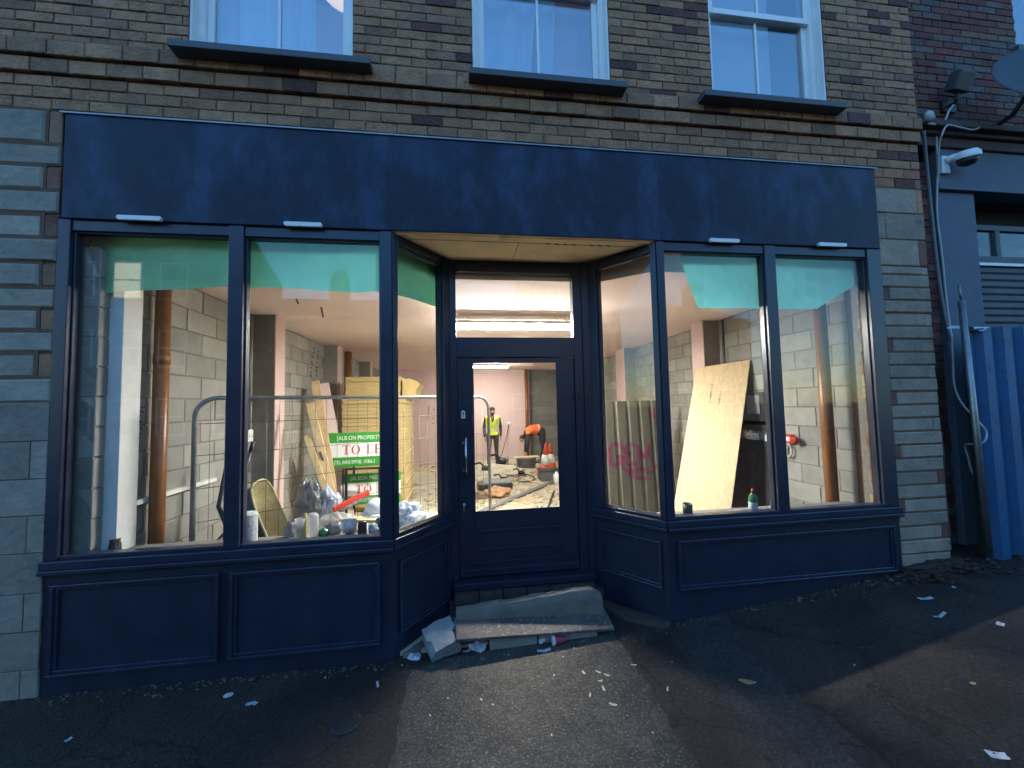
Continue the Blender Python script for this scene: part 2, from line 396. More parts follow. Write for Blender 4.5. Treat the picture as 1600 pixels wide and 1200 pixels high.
def g0(x, y=0.0):
    return float(np.interp(x, [-14, -3, -.45, 1.62, 3.82, 4.5, 14], [-.35, -.015, -.03, .03, .262, .33, 1.25]))+.02*min(y, 0)

# ------------------------------------------------------------------ ground
far = MB()
far.add([(-250, -250, -1.0), (250, -250, -1.0), (250, 250, -1.0), (-250, 250, -1.0)], [(0, 1, 2, 3)])
tag(far.build('ground', M['asphalt']), None, None, kind='structure')
pv = MB()
xs = list(np.unique(np.round(np.concatenate([np.arange(-14, 14.01, .25), np.array([-3, -.45, 1.62, 3.82, 4.5])]), 4)))
ys = [-5.0, -4, -3, -2, -1, -.5, 0, .3, .62]
pv.add([(x, y, g0(x, y)) for y in ys for x in xs], [(j*len(xs)+i, j*len(xs)+i+1, (j+1)*len(xs)+i+1, (j+1)*len(xs)+i) for j in range(len(ys)-1) for i in range(len(xs)-1)], 0, True)
tag(pv.build('pavement', M['asphalt']), None, None, kind='structure')
rd = MB()
rd.add([(x, y, g0(x, -5)-.12-(.03 if y > -12 else 0)) for y in (-12.5, -9, -5.002) for x in xs], [(j*len(xs)+i, j*len(xs)+i+1, (j+1)*len(xs)+i+1, (j+1)*len(xs)+i) for j in range(2) for i in range(len(xs)-1)], 0, True)
rd.add([(-60, -60, -.5), (60, -60, -.5), (60, -12.5, -.3), (-60, -12.5, -.3)], [(0, 1, 2, 3)])
tag(rd.build('road', M['asphalt']), None, None, kind='structure')

def patch(name, poly, m, lift, seed):
    rg = random.Random(seed); pts = []
    for i in range(len(poly)):
        a, b = Vector(poly[i]), Vector(poly[(i+1) % len(poly)]); k = max(2, int((b-a).length/.05))
        nrm = Vector((-(b-a).y, (b-a).x)).normalized()
        for j in range(k):
            p = a.lerp(b, j/k); w = mnoise.noise(Vector((p.x*6, p.y*6, seed)))*.035+rg.uniform(-.006, .006)
            pts.append(p+nrm*w)
    bm = bmesh.new(); vs = [bm.verts.new((p.x, p.y, 0)) for p in pts]; f = bm.faces.new(vs)
    for c in [-3, -.45, 1.62, 3.82, 4.5]+[round(-4+.5*i, 2) for i in range(18)]:
        bmesh.ops.bisect_plane(bm, geom=bm.verts[:]+bm.edges[:]+bm.faces[:], plane_co=(c+.0001, 0, 0), plane_no=(1, 0, 0))
    bmesh.ops.triangulate(bm, faces=bm.faces[:])
    for v in bm.verts: v.co.z = g0(v.co.x, v.co.y)+lift
    me = bpy.data.meshes.new(name); bmesh.ops.recalc_face_normals(bm, faces=bm.faces); bm.to_mesh(me); bm.free(); me.materials.append(m)
    o = bpy.data.objects.new(name, me); COL.objects.link(o); tag(o, None, None, kind='structure')
    if me.polygons and me.polygons[0].normal.z < 0: me.flip_normals()
patch('pavement_lit_patch', [(-.37, -.10), (.6, .02), (1.16, .02), (1.15, -.5), (1.14, -1.13), (1.1, -2.6), (-.5, -2.6), (-.40, -.9)], M['asphalt2'], .004, 1)  # speckled asphalt repair; trimmed edge paints the border of the door's light
patch('pavement_strip', [(1.55, -.03), (2.1, -.03), (1.98, -.7), (1.87, -1.25), (1.8, -2.8), (1.5, -2.8), (1.5, -1.2), (1.5, -.67)], M['asphalt3'], .004, 2)
patch('pavement_lit_patch', [(2.02, -1.0), (2.6, -.86), (3.97, -.64), (5, -.6), (5, -2.9), (1.9, -2.9)], M['asphalt4'], .004, 3)  # outline of the windows' light pool, painted on the ground

# ------------------------------------------------------------------ the shop building
shop = thing('shop_building', 'brick building with navy painted shopfront, recessed glazed door and three white sash windows above', 'building', (0, 0, 0))
def brick_tint(rg):
    k = rg.random()
    if k < .075: b = (.115, .047, .04)
    elif k < .25: b = (.27, .145, .085)
    else: b = (.365, .192, .105)
    s = rg.uniform(.78, 1.15); return tuple(c*s for c in b)
def red_tint(rg):
    s = rg.uniform(.7, 1.2); return (.22*s, .085*s, .06*s)
XL, XR = -3.75, 4.335
wins = [(-1.95, -.79), (.135, 1.30), (2.235, 3.385)]
holes = [(a, b, 4.42, 6.35) for a, b in wins]
w = MB()
bricks(w, (0, 0, 0), X, Z, (0, -1, 0), XL, XR, even_rows(3.94, 4.19, .083), .235, tintf=brick_tint)
bricks(w, (0, -.012, 0), X, Z, (0, -1, 0), XL, XR, even_rows(4.415, 7.0, .076), .235, holes=holes, tintf=brick_tint)
w.build('upper_wall', [M['brick'], M['mortar']], shop)
w = MB()
bricks(w, (0, -.028, 0), X, Z, (0, -1, 0), XL, XR, [(4.192, 4.297)], .235, tintf=brick_tint, off0=1)
bricks(w, (0, -.052, 0), X, Z, (0, -1, 0), XL, XR, [(4.302, 4.415)], .235, tintf=brick_tint)
w.build('string_course', [M['brick'], M['mortar']], shop)
# piers of pale stone blocks with brick ends
def stone_tint(rg):
    s = rg.uniform(.82, 1.12); return (.31*s, .27*s, .215*s)
zs = [-.2, .16, .40, .64, .9, 1.14, 1.38, 1.63, 1.89, 2.06, 2.23, 2.38, 2.53, 2.68, 2.85, 3.02, 3.19, 3.36, 3.53, 3.69, 3.935]
w = MB(); w2 = random.Random(3)
for i, (a, b) in enumerate(zip(zs, zs[1:])):
    if a > 1.8:
        e = 0.085 if i % 2 else 0.0
        bricks(w, (0, -.012, 0), X, Z, (0, -1, 0), -3.75, -2.735-e, [(a, b)], .62, .018, tintf=stone_tint, rg=w2, cham=.012, dj=.007, off0=i)
        if e: bricks(w, (0, -.004, 0), X, Z, (0, -1, 0), -2.735-e+.004, -2.735, [(a, b)], .3, .02, tintf=red_tint if i in (15, 17) else brick_tint, rg=w2)
    else:
        bricks(w, (0, -.012, 0), X, Z, (0, -1, 0), -3.75, -2.735, [(a, b)], .46, .006, tintf=lambda r: tuple(c*.92 for c in stone_tint(r)), rg=w2, cham=.003, dj=.001, off0=i)
w.build('stone_pier', [M['stone'], M['mortar']], shop)
w = MB()
def tan_tint(rg):
    s = rg.uniform(.82, 1.12); return (.31*s, .245*s, .18*s)
zr = [.0, .30, .42]
zz = .42
while zz < 3.0: zz += .1195; zr.append(round(zz, 3))
zr = [z for z in zr if z < 2.97]+[3.01]
for i, (a, b) in enumerate(zip(zr, zr[1:])):
    lo, hi = (.07, 0) if i % 4 == 1 else ((0, .075) if i % 2 else (0, 0))
    if i < 2: lo = hi = 0
    bricks(w, (0, -.006, 0), X, Z, (0, -1, 0), 3.825+lo, XR-hi, [(a, b)], .52, .014, tintf=tan_tint, rg=w2, cham=.008, dj=.005, off0=0)
    if lo: bricks(w, (0, 0, 0), X, Z, (0, -1, 0), 3.825, 3.825+lo-.004, [(a, b)], .3, .014, tintf=red_tint, rg=w2)
    if hi: bricks(w, (0, 0, 0), X, Z, (0, -1, 0), XR-hi+.004, XR, [(a, b)], .3, .014, tintf=red_tint if i < 9 else stone_tint, rg=w2)
for i, (a, b) in enumerate([(3.01, 3.26), (3.26, 3.51), (3.51, 3.75)]):
    l0, h0 = [(0, .09), (.09, 0), (0, .07)][i]
    bricks(w, (0, -.006, 0), X, Z, (0, -1, 0), 3.825+l0, XR-h0, [(a, b)], .6, .012, tintf=tan_tint, rg=w2)
    if l0: bricks(w, (0, -.002, 0), X, Z, (0, -1, 0), 3.825, 3.825+l0-.005, [(a, b)], .3, .012, tintf=stone_tint, rg=w2)
    if h0: bricks(w, (0, -.002, 0), X, Z, (0, -1, 0), XR-h0+.005, XR, [(a, b)], .3, .012, tintf=red_tint if i == 0 else brick_tint, rg=w2)
bricks(w, (0, 0, 0), X, Z, (0, -1, 0), 3.825, XR, even_rows(3.75, 3.938, .09), .225, tintf=lambda r: tuple(c*k for c, k in zip(brick_tint(r), (1.0, .85, .85))), rg=w2)
w.build('stone_pier', [M['stone'], M['mortar']], shop)
w = MB(); w.box(3.83, .07, -.3, XR-.005, .35, 3.93); w.build('pier_core', M['mortar'], shop)
w = MB(); w.box(XL, .08, -.3, -2.74, .35, 3.93); w.build('pier_core', M['mortar'], shop)
w = MB(); w.box(XR-.004, .09, -.3, XR, .36, 7); w.build('gable_edge', M['mortar'], shop)

# sash windows
for wi, (a, b) in enumerate(wins):
    y0 = .075; zb, zt = 4.415, 6.35
    w = MB()   # box frame
    w.box(a, y0, zb, a+.055, y0+.12, zt); w.box(b-.055, y0, zb, b, y0+.12, zt); w.box(a+.055, y0, zt-.06, b-.055, y0+.12, zt); w.box(a+.055, y0, zb, b-.055, y0+.12, zb+.035)
    w.box(a-.0, .0, zb, a+.016, y0, zt); w.box(b-.016, .0, zb, b, y0, zt)
    fr = w.build('sash_window', M['white'], shop, .006)
    w = MB(); ya = y0+.035; sa, sb = a+.056, b-.056; zm = 5.40
    w.box(sa, ya, zb+.036, sa+.05, ya+.045, zm); w.box(sb-.05, ya, zb+.036, sb, ya+.045, zm)
    w.box(sa+.05, ya, zb+.036, sb-.05, ya+.045, zb+.115); w.box(sa+.05, ya, zm-.045, sb-.05, ya+.045, zm)
    xm = (sa+sb)/2-.01; w.box(xm-.011, ya+.006, zb+.115, xm+.011, ya+.038, zm-.045)
    yb = ya-.036
    w.box(sa, yb, zm-.05, sa+.05, yb+.034, zt-.06); w.box(sb-.05, yb, zm-.05, sb, yb+.034, zt-.06); w.box(sa+.05, yb, zm-.05, sb-.05, yb+.034, zm+.004)
    w.box(xm-.011, yb+.006, zm+.004, xm+.011, yb+.03, zt-.06)
    w.build('sash_bar', M['white'], fr, .004)
    w = MB()
    w.box(sa+.048, ya+.018, zb+.11, xm-.009, ya+.024, zm-.04); w.box(xm+.009, ya+.018, zb+.11, sb-.048, ya+.024, zm-.04)
    w.box(sa+.048, yb+.014, zm, xm-.009, yb+.02, zt-.058); w.box(xm+.009, yb+.014, zm, sb-.048, yb+.02, zt-.058)
    w.build('pane', M['glass_up'], fr)
    w = MB(); sl = [(-1.99, -.63), (.10, 1.38), (2.06, 3.42)][wi]
    w.prism([(-.155, 4.352), (.10, 4.352), (.10, 4.42), (-.155, 4.402)], sl[0], sl[1], 0)
    w.build('window_sill', M['slate'], fr, .004)
    w = MB(); w.box(a-.1, 1.5, 4.2, b+.1, 1.55, 6.5); w.build('room_wall', M['pink'] if wi < 2 else M['plaster'], shop)

# fascia board
w = MB(); w.box(-2.705, -.022, 3.152, 3.81, .10, 3.905); fb = w.build('fascia', M['fascia'], shop, .006)
for xj in (-.52, 1.69):
    w = MB(); w.box(xj, -.0228, 3.16, xj+.0015, -.0215, 3.895); w.build('board_joint', M['dark'], fb)
w = MB(); w.add([(-2.73, -.034, 3.912), (3.83, -.034, 3.908), (3.83, .02, 3.932), (-2.73, .02, 3.936)], [(0, 1, 2, 3)]); w.box(-2.73, -.033, 3.899, 3.83, -.026, 3.91)
w.build('lead_flashing', M['steel'], shop)
# head rails, posts, sills (joinery of the two windows)
def plan_bar(mb, p, q, z0, z1, y_out, y_in, mi=0):
    """bar in plan from p to q (2-D); thickness from y_out (outside) to y_in (inside) along the outward normal"""
    p, q = Vector((*p, 0)), Vector((*q, 0)); d = (q-p).normalized(); n = Vector((d.y, -d.x, 0))
    c = [p+n*y_out, q+n*y_out, q-n*y_in, p-n*y_in]
    vs = [(k.x, k.y, z) for z in (z0, z1) for k in c]
    mb.add(vs, [(0, 3, 2, 1), (4, 5, 6, 7), (0, 1, 5, 4), (1, 2, 6, 5), (2, 3, 7, 6), (3, 0, 4, 7)], mi)
def lerp2(p, q, t): return (p[0]+(q[0]-p[0])*t, p[1]+(q[1]-p[1])*t)
AL, BL = (-.505, 0.0), (-.085, .54)
AR, BR = (1.645, 0.0), (1.225, .54)
ZS, ZG0, ZG1, ZH = .765, .845, 3.075, 3.15
def shop_window(name, p, q, panes, posts, zp0, zp1, panels):
    """one glazed bay: p->q in plan, panes/posts in metres along it"""
    d = (Vector(q)-Vector(p)).length; at_ = lambda s: lerp2(p, q, s/d)
    f = MB()
    for a, b in posts: plan_bar(f, at_(a), at_(b), ZG0-.004, ZH, .012, .085)
    for a, b in panes:
        plan_bar(f, at_(a), at_(b), ZG1, ZH, .0, .08); plan_bar(f, at_(a), at_(b), ZG0-.006, ZG0+.018, .0, .075)
        for s0, s1 in ((a, a+.012), (b-.012, b)): plan_bar(f, at_(s0), at_(s1), ZG0+.018, ZG1, -.018, .07)
        plan_bar(f, at_(a+.012), at_(b-.012), ZG1-.012, ZG1, -.018, .07)
    fr = f.build(name, M['navy2'], shop, .004)
    for a, b in panes:
        g = MB(); plan_bar(g, at_(a+.006), at_(b-.006), ZG0+.012, ZG1-.006, -.042, .048); g.build('pane', M['glass'], fr)
    s = MB(); e = .012
    plan_bar(s, at_(-e), at_(d+e), ZS+.018, ZG0-.006, .035, .12); plan_bar(s, at_(-e), at_(d+e), ZS-.012, ZS+.018, .044, .12)
    s.build('sill_rail', M['navy2'], shop, .006)
    r = MB(); plan_bar(r, at_(0), at_(d), -.35, ZS-.012, .0, .1); rs_ = r.build('stall_riser', M['navy'], shop); 
    for a, b in panels:   # raised bolection moulding round each panel
        r = MB()
        t = .020
        for k, (o1, h) in enumerate(((.030, 0.0), (.016, t))):
            plan_bar(r, at_(a+h), at_(b-h), zp1-h-t, zp1-h, o1, -.001); plan_bar(r, at_(a+h), at_(b-h), zp0+h, zp0+h+t, o1, -.001)
            plan_bar(r, at_(a+h), at_(a+h+t), zp0+h+t, zp1-h-t, o1*.9, -.001); plan_bar(r, at_(b-h-t), at_(b-h), zp0+h+t, zp1-h-t, o1*.9, -.001)
        r.build('panel_moulding', M['navym'], rs_, .004)
    return fr
x0 = -2.73
shop_window('shop_window', (x0, 0), AL, [(-2.655-x0, -1.648-x0), (-1.548-x0, -.592-x0)], [(0, -2.655-x0), (-1.648-x0, -1.548-x0), (-.592-x0, 2.225)], .10, .685, [(-2.675-x0, -1.665-x0), (-1.595-x0, -.595-x0)])
shop_window('shop_window', AR, (3.822, 0), [(1.712-1.645, 2.648-1.645), (2.752-1.645, 3.68-1.645)], [(0, .067), (1.003, 1.107), (2.035, 2.177)], .285, .68, [(.075, 2.11)])
ls = (Vector(BL)-Vector(AL)).length
shop_window('bay_window', AL, BL, [(.05, ls-.10)], [(0, .05), (ls-.10, ls)], .14, .66, [(.05, ls-.07)])
shop_window('bay_window', BR, AR, [(.10, ls-.05)], [(0, .10), (ls-.05, ls)], .285, .665, [(.07, ls-.05)])
for a, b, zc in ((-2.351, -2.067, 3.165), (-1.265, -.996, 3.165), (2.112, 2.392, 3.165), (3.154, 3.439, 3.165)):
    w = MB(); zc = 3.158
    w.prism([(a, zc+.006), (a+.012, zc-.012), (b-.012, zc-.012), (b, zc+.006), (b-.01, zc+.02), (a+.01, zc+.02)], -.048, -.023, 1)
    for k in range(9):
        xx = a+.03+(b-a-.06)*k/8; w.box(xx-.004, -.0495, zc-.006, xx+.004, -.048, zc-.002)
    w.build('trickle_vent', M['white'], shop, .002)
# lobby soffit
w = MB()
w.prism([(-.50, -.012), (1.64, -.012), (1.63, .02), (1.20, .60), (-.07, .60), (-.49, .02)], 3.1505, 3.17, 2)
w.box(-.49, .012, 3.142, 1.63, .05, 3.1504)
s_ = w.build('porch_ceiling', M['ply_soffit'], shop)
w = MB(); w.box(-.40, .118, 3.148, 1.50, .1205, 3.1504); w.box(.50, .121, 3.148, .503, .52, 3.1504)
for k in range(7):
    xx = .75+.075*k+(.08 if k > 3 else 0); w.obox((xx, .118+.003*(k % 2), 3.1485), ((1, .35, 0), (-.35, 1, 0), Z), (.022, .007, .0015))
w.build('board_joint', M['dark'], shop)
# door frame, transom, door
w = MB()
yD = .545
w.box(-.085, yD, .12, -.03, yD+.09, 3.16); w.box(1.078, yD, .12, 1.225, yD+.09, 3.16)
w.box(-.03, yD, 3.045, 1.078, yD+.085, 3.16); w.box(-.03, yD, 2.245, 1.078, yD+.08, 2.43)
w.box(1.16, yD-.02, .12, 1.235, yD, 3.16)
w.box(-.10, yD-.02, .12, -.06, yD, 3.16)
w.box(-.21, yD+.004, .0, -.087, yD+.09, 3.16); w.box(1.237, yD+.004, .0, 1.36, yD+.09, 3.16)  # filler posts added to block light leaking past the frame
w.box(-.03, yD+.074, .26, -.008, yD+.09, 2.245); w.box(1.055, yD+.074, .26, 1.078, yD+.09, 2.245); w.box(-.008, yD+.074, 2.215, 1.055, yD+.085, 2.245); w.box(-.03, yD+.074, .2, 1.078, yD+.12, .30)  # stops and upstand added against light leaks round the leaf
dfr = w.build('door_frame', M['navy2'], shop, .004)
w = MB(); w.box(-.032, yD+.03, 2.428, 1.08, yD+.036, 3.047); w.build('transom_glass', M['glass_film'], dfr)
w = MB()
yl = yD+.022
w.box(-.027, yl, .275, .112, yl+.05, 2.24); w.box(.910, yl, .275, 1.075, yl+.05, 2.24)
w.box(.112, yl, 2.205, .910, yl+.05, 2.24); w.box(.112, yl+.004, .275, .910, yl+.05, .838)
w.box(.15, yl-.010, .66, .88, yl+.004, .68); w.box(.17, yl-.006, .50, .86, yl+.004, .515)
w.box(.112, yl, .275, .910, yl+.004, .40); w.box(.112, yl, .70, .910, yl+.004, .838)
w.box(-.02, yl-.03, .29, 1.07, yl, .345)
for z0 in (.68, 2.20): pass
door = w.build('door', M['navy2'], shop, .004)
w = MB(); w.box(.110, yl+.02, .836, .912, yl+.026, 2.207); w.build('door_glass', M['glass'], door)
w = MB(); w.box(.112, yl-.004, .838, .124, yl, 2.205); w.box(.898, yl-.004, .838, .910, yl, 2.205); w.box(.124, yl-.004, 2.193, .898, yl, 2.205); w.box(.124, yl-.004, .838, .898, yl, .85)
w.build('glazing_bead', M['navy2'], door)
w = MB(); w.tube([(.042, yl-.05, 1.16), (.042, yl-.05, 1.52)], .011, 12)
for z in (1.215, 1.465): w.tube([(.042, yl+.001, z), (.042, yl-.05, z)], .008, 8)
w.box(.012, yl-.004, 1.205, .030, yl+.001, 1.235); w.box(.012, yl-.004, 1.455, .030, yl+.001, 1.48)
w.build('pull_handle', M['chrome'], door)
w = MB(); w.prism([(.006, 1.69), (.042, 1.69), (.042, 1.745), (.035, 1.76), (.013, 1.76), (.006, 1.745)], yl-.003, yl+.001, 1)
lk = w.build('sticker', M['white'], door)
w = MB(); w.lathe([(.009, 0), (.009, .002)], (.024, yl-.003, 1.735), (0, -1, 0), 12); w.box(.018, yl-.0045, 1.705, .030, yl-.003, 1.715); w.build('printed_symbol', M['black'], lk)
w = MB(); w.lathe([(.016, 0), (.016, .008), (.010, .010)], (.02, yl, .912), (0, -1, 0), 16); w.box(.012, yl-.012, .85, .026, yl-.006, .905); w.build('lock', M['chrome'], door)
# threshold and rough step
w = MB(); w.box(-.075, .44, .215, 1.18, .60, .272); w.build('threshold', M['navy'], shop, .006)
w = MB()
rr = random.Random(5)
for k in range(6):
    xa = -.07+k*.207; w.obox((xa+.1, .47+rr.uniform(-.01, .01), .165+rr.uniform(-.006, .006)), ((1, rr.uniform(-.03, .03), rr.uniform(-.02, .02)), Y, Z), (.099, .09, .036))
w.box(-.12, .45, -.2, 1.26, .6, .125); w.box(-.12, .53, .125, 1.26, .6, .22)  # box widened past the bricks to shut off a light leak
w.build('brick_footing', M['soilbrick'], shop, .004)

# ------------------------------------------------------------------ shell: interior walls, ceiling, rear
def block_tint(rg):
    s = rg.uniform(.80, 1.12); return (.315*s, .31*s, .285*s)
WL, WR, YB, CZ = -2.55, 3.85, 10.0, 3.0
w = MB(); bricks(w, (WL, 0, 0), Y, Z, X, .1, YB, even_rows(.0, 3.0, .215), .45, .012, tintf=block_tint, depth=.1)
w.build('block_wall', [M['block'], M['bmortar']], shop)
w = MB(); bricks(w, (WR, 0, 0), Y, Z, (-1, 0, 0), .1, YB+.3, even_rows(.0, 3.0, .215), .45, .012, tintf=block_tint, depth=.1)
w.build('block_wall', [M['block'], M['bmortar']], shop)
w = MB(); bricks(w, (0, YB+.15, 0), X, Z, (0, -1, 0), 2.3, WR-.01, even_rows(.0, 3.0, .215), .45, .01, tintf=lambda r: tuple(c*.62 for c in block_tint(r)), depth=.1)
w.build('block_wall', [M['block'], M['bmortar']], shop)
w = MB(); w.box(WL, YB, 0, 2.3, YB+.1, CZ); w.box(2.285, YB-.02, 0, 2.33, YB, CZ); w.build('plasterboard_wall', M['pink'], shop)
w = MB(); w.prism([(WL, .30), (-.62, .30), (-.22, .64), (1.36, .64), (1.77, .30), (WR, .30), (WR, YB+.3), (WL, YB+.3)], CZ, CZ+.18, 2)
w.build('ceiling', M['ceil'], shop)
w = MB(); w.box(WL-.2, .105, 3.155, WR+.2, .30, 3.9); w.build('lintel', M['pink'], shop)
w = MB(); w.box(XL, .08, CZ+.9, XR, .16, 4.3); w.box(WL-.25, .36, -.4, WL-.1, YB+.5, 7); w.box(WR+.1, .36, -.4, WR+.25, YB+.5, 7); w.box(WL-.25, YB+.35, -.4, WR+.25, YB+.5, 7); 
w.build('party_wall', M['mortar'], shop)
w = MB(); w.box(XL, .0, 7.0, XR, YB+.6, 7.3); w.build('roof', M['slate'], shop)  # unseen slab, added like the rear wall to stop sky light entering
fl = MB(); fl.box(WL-.3, .05, -.25, WR+.3, YB+.5, 0.0)
tag(fl.build('floor', M['floor']), None, None, kind='structure')
# pilasters: block face towards the street, plasterboard return
for (xa, xb, ya, yb) in ((WL, -2.3, 2.17, 2.43), (WL, -2.3, 4.67, 4.93), (WL, -2.3, 7.35, 7.6), (3.6, WR, 2.28, 2.57), (3.6, WR, 5.1, 5.55)):
    w = MB(); w.box(xa, ya, 0, xb, yb, CZ, 0)
    if xa == WL: w.box(xb, ya-.002, 0, xb+.014, yb+.002, CZ, 1)
    else: w.box(xa-.014, ya-.002, 0, xa, yb+.002, CZ, 1)
    w.build('pilaster', [M['blockp'], M['pink']], shop)
w = MB(); w.box(-2.69, .185, .0, -2.46, .36, 3.1); w.build('white_column', M['plaster'], shop, .004)
def jamb_tint(rg):
    k = rg.random(); s = rg.uniform(.8, 1.1)
    return (.42*s, .32*s, .17*s) if k < .6 else (.32*s, .13*s, .07*s)
w = MB(); bricks(w, (3.745, 0, 0), Y, Z, (-1, 0, 0), .10, .21, even_rows(.5, 3.1, .11), .4, .01, tintf=jamb_tint, depth=.06)
bricks(w, (0, .1, 0), X, Z, (0, -1, 0), 3.70, 3.74, even_rows(.5, 3.1, .11), .4, .01, tintf=jamb_tint, depth=.03)
w.build('brick_jamb', [M['brick'], M['bmortar']], shop)
w = MB(); bricks(w, (-2.70, 0, 0), Y, Z, (1, 0, 0), .09, .155, even_rows(.5, 3.1, .11), .4, .01, tintf=jamb_tint, depth=.03)
w.build('brick_jamb', [M['brick'], M['bmortar']], shop)
w = MB(); w.box(-2.70, .105, .70, -.60, .36, .80); w.build('window_board', M['conc'], shop); w = MB(); w.box(1.75, .105, .70, 3.72, .36, .80); w.build('window_board', M['conc'], shop)
# ------------------------------------------------------------------ strip lights
M['tube'] = mat('light_diffuser', (.9, .9, .9), .4, emit=((1.0, .975, .91), LAMP*1.25))
def strip_light(xc, y, L, label, m='tube', drop=0.0):
    t = thing('ceiling_light', label, 'light', (xc, y, 2.90-drop), 'strip lights under the shop ceiling')
    w = MB(); w.box(xc-L/2, y-.045, 2.962-drop, xc+L/2, y+.045, 3.0-drop); w.box(xc-L/2-.01, y-.10, 2.95-drop, xc+L/2+.01, y+.10, 2.962-drop)  # wide top plate added to keep lamp light off the ceiling
    if drop:
        for k in (-.4, .4): w.tube([(xc+k*L, y, 3.0-drop), (xc+k*L, y, 3.0)], .006, 6)
    w.build('casing', M['white'], t)
    w = MB(); w.box(xc-L/2+.02, y-.04, 2.912-drop, xc+L/2-.02, y+.04, 2.949-drop, 1); w.box(xc-L/2+.02, y-.04, 2.90-drop, xc+L/2-.02, y+.04, 2.911-drop, 0); w.build('diffuser', [M[m], M['tubeside']], t)
M['tubeside'] = mat('light_diffuser_side', (.9, .9, .9), .4, emit=((1.0, .96, .88), LAMP*.07))
M['tube2'] = mat('light_diffuser_dim', (.9, .9, .9), .4, emit=((1.0, .965, .88), LAMP*.58))
strip_light(.77, 2.05, 1.65, 'bright white strip light hung below the ceiling seen through the window over the door', 'tube', .085)
strip_light(.86, 8.2, 1.1, 'strip light on the ceiling further in, above the man in yellow vest', 'tube2')

# ------------------------------------------------------------------ neighbouring building
M['nrender'] = mat('blue_grey_render', (.10, .13, .17), .8, (4, .15), (40, .3), dark=(3, .66, (.09, .10, .11)))
M['ntrim'] = mat('dark_cornice', (.075, .05, .045), .8, (8, .3), (30, .5))
M['peel'] = mat('peeling_paint', (.10, .125, .155), .75, (7, .3), (25, .6, .02), dark=(8, .66, (.5, .52, .53)))
M['shutter'] = mat('grey_shutter', (.09, .11, .12), .7, (5, .2))
nb = thing('neighbouring_building', 'dark red brick building with blue grey rendered shopfront beside the hoarding', 'building', (6, .2, .3))
YN = .2
def nb_tint(rg):
    k = rg.random(); s = rg.uniform(.6, 1.0)
    b = (.17, .05, .042) if k < .5 else ((.13, .10, .09) if k < .85 else (.19, .085, .06))
    return tuple(c*s for c in b)
w = MB(); bricks(w, (0, YN, 0), X, Z, (0, -1, 0), XR+.005, 9.0, even_rows(4.52, 7.3, .076), .235, holes=[(5.99, 6.9, 5.5, 7.0)], tintf=nb_tint)
bricks(w, (0, YN+.05, 0), X, Z, (0, -1, 0), XR+.005, 4.80, even_rows(.1, 4.2, .076), .235, tintf=nb_tint, dj=.008)
w.build('brick_wall', [M['brick'], M['mortar']], nb)
w = MB(); w.box(XR+.01, YN-.10, 4.40, 9, YN+.1, 4.52); w.box(XR+.02, YN-.16, 4.44, 9, YN-.10, 4.50); w.box(4.5, YN-.06, 4.30, 9, YN+.1, 4.40); w.build('cornice', M['ntrim'], nb, .01)
w = MB(); w.box(4.80, YN-.03, 3.87, 9, YN+.15, 4.30); w.box(4.80, YN-.045, 3.87, 9, YN-.03, 3.885); w.build('fascia', M['nrender'], nb, .006)
w = MB(); w.box(4.80, YN, .1, 5.26, YN+.4, 3.87); w.build('rendered_pier', M['nrender'], nb, .01)
w = MB(); w.box(5.26, YN+.30, 3.5, 9, YN+.36, 3.87); w.build('opening_shade', M['dark'], nb)  # near-black panel, paints the shade of the opening over the window
w = MB()
w.box(5.26, YN+.12, 3.18, 9, YN+.2, 3.27); w.box(5.26, YN+.14, 3.56, 9, YN+.2, 3.62); w.box(5.72, YN+.14, 3.27, 5.78, YN+.2, 3.56); w.box(5.26, YN+.14, 3.27, 5.30, YN+.2, 3.56)
nf = w.build('window_frame', M['shutter'], nb, .004)
w = MB(); w.box(5.29, YN+.165, 3.26, 9, YN+.17, 3.57); w.build('pane', M['glass'], nf)
w = MB(); w.box(5.26, YN+.11, 3.165, 9, YN+.125, 3.195); w.build('rail', M['white'], nf)
w = MB()
z = .2
while z < 3.17:
    w.prism([(YN+.16, z), (YN+.14, z+.02), (YN+.14, z+.065), (YN+.16, z+.075)], 5.262, 9, 0); z += .076
w.build('roller_shutter', M['shutter'], nb)
w = MB(); w.box(5.99, YN+.08, 5.5, 6.07, YN+.16, 7.0); w.box(6.07, YN+.08, 5.5, 6.9, YN+.16, 5.56); nw = w.build('window', M['white'], nb, .004)
w = MB(); w.box(6.07, YN+.12, 5.55, 6.9, YN+.125, 7); w.build('pane', M['glass_up'], nw)
w = MB(); w.box(5.9, YN-.06, 5.42, 7.0, YN+.1, 5.498); w.build('window_sill', M['slate'], nw)
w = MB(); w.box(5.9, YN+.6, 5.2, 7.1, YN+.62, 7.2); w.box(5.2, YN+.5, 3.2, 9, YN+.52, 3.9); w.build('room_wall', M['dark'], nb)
w = MB(); w.box(XR+.18, YN+.4, -.3, 9, 8, 7.2); w.build('back_building', M['ntrim'], nb)
w = MB()
w.grid(lambda a, b: (4.40+.26*a+.03*math.sin(b*9)*(a-.5), YN+.035-.09*math.sin(a*math.pi)+.01*mnoise.noise(Vector((a*4, b*7, 1))), .36+1.12*b-.1*(b > .97)*abs(a-.4)), 10, 20)
w.build('pipe_boxing', M['peel'], nb)

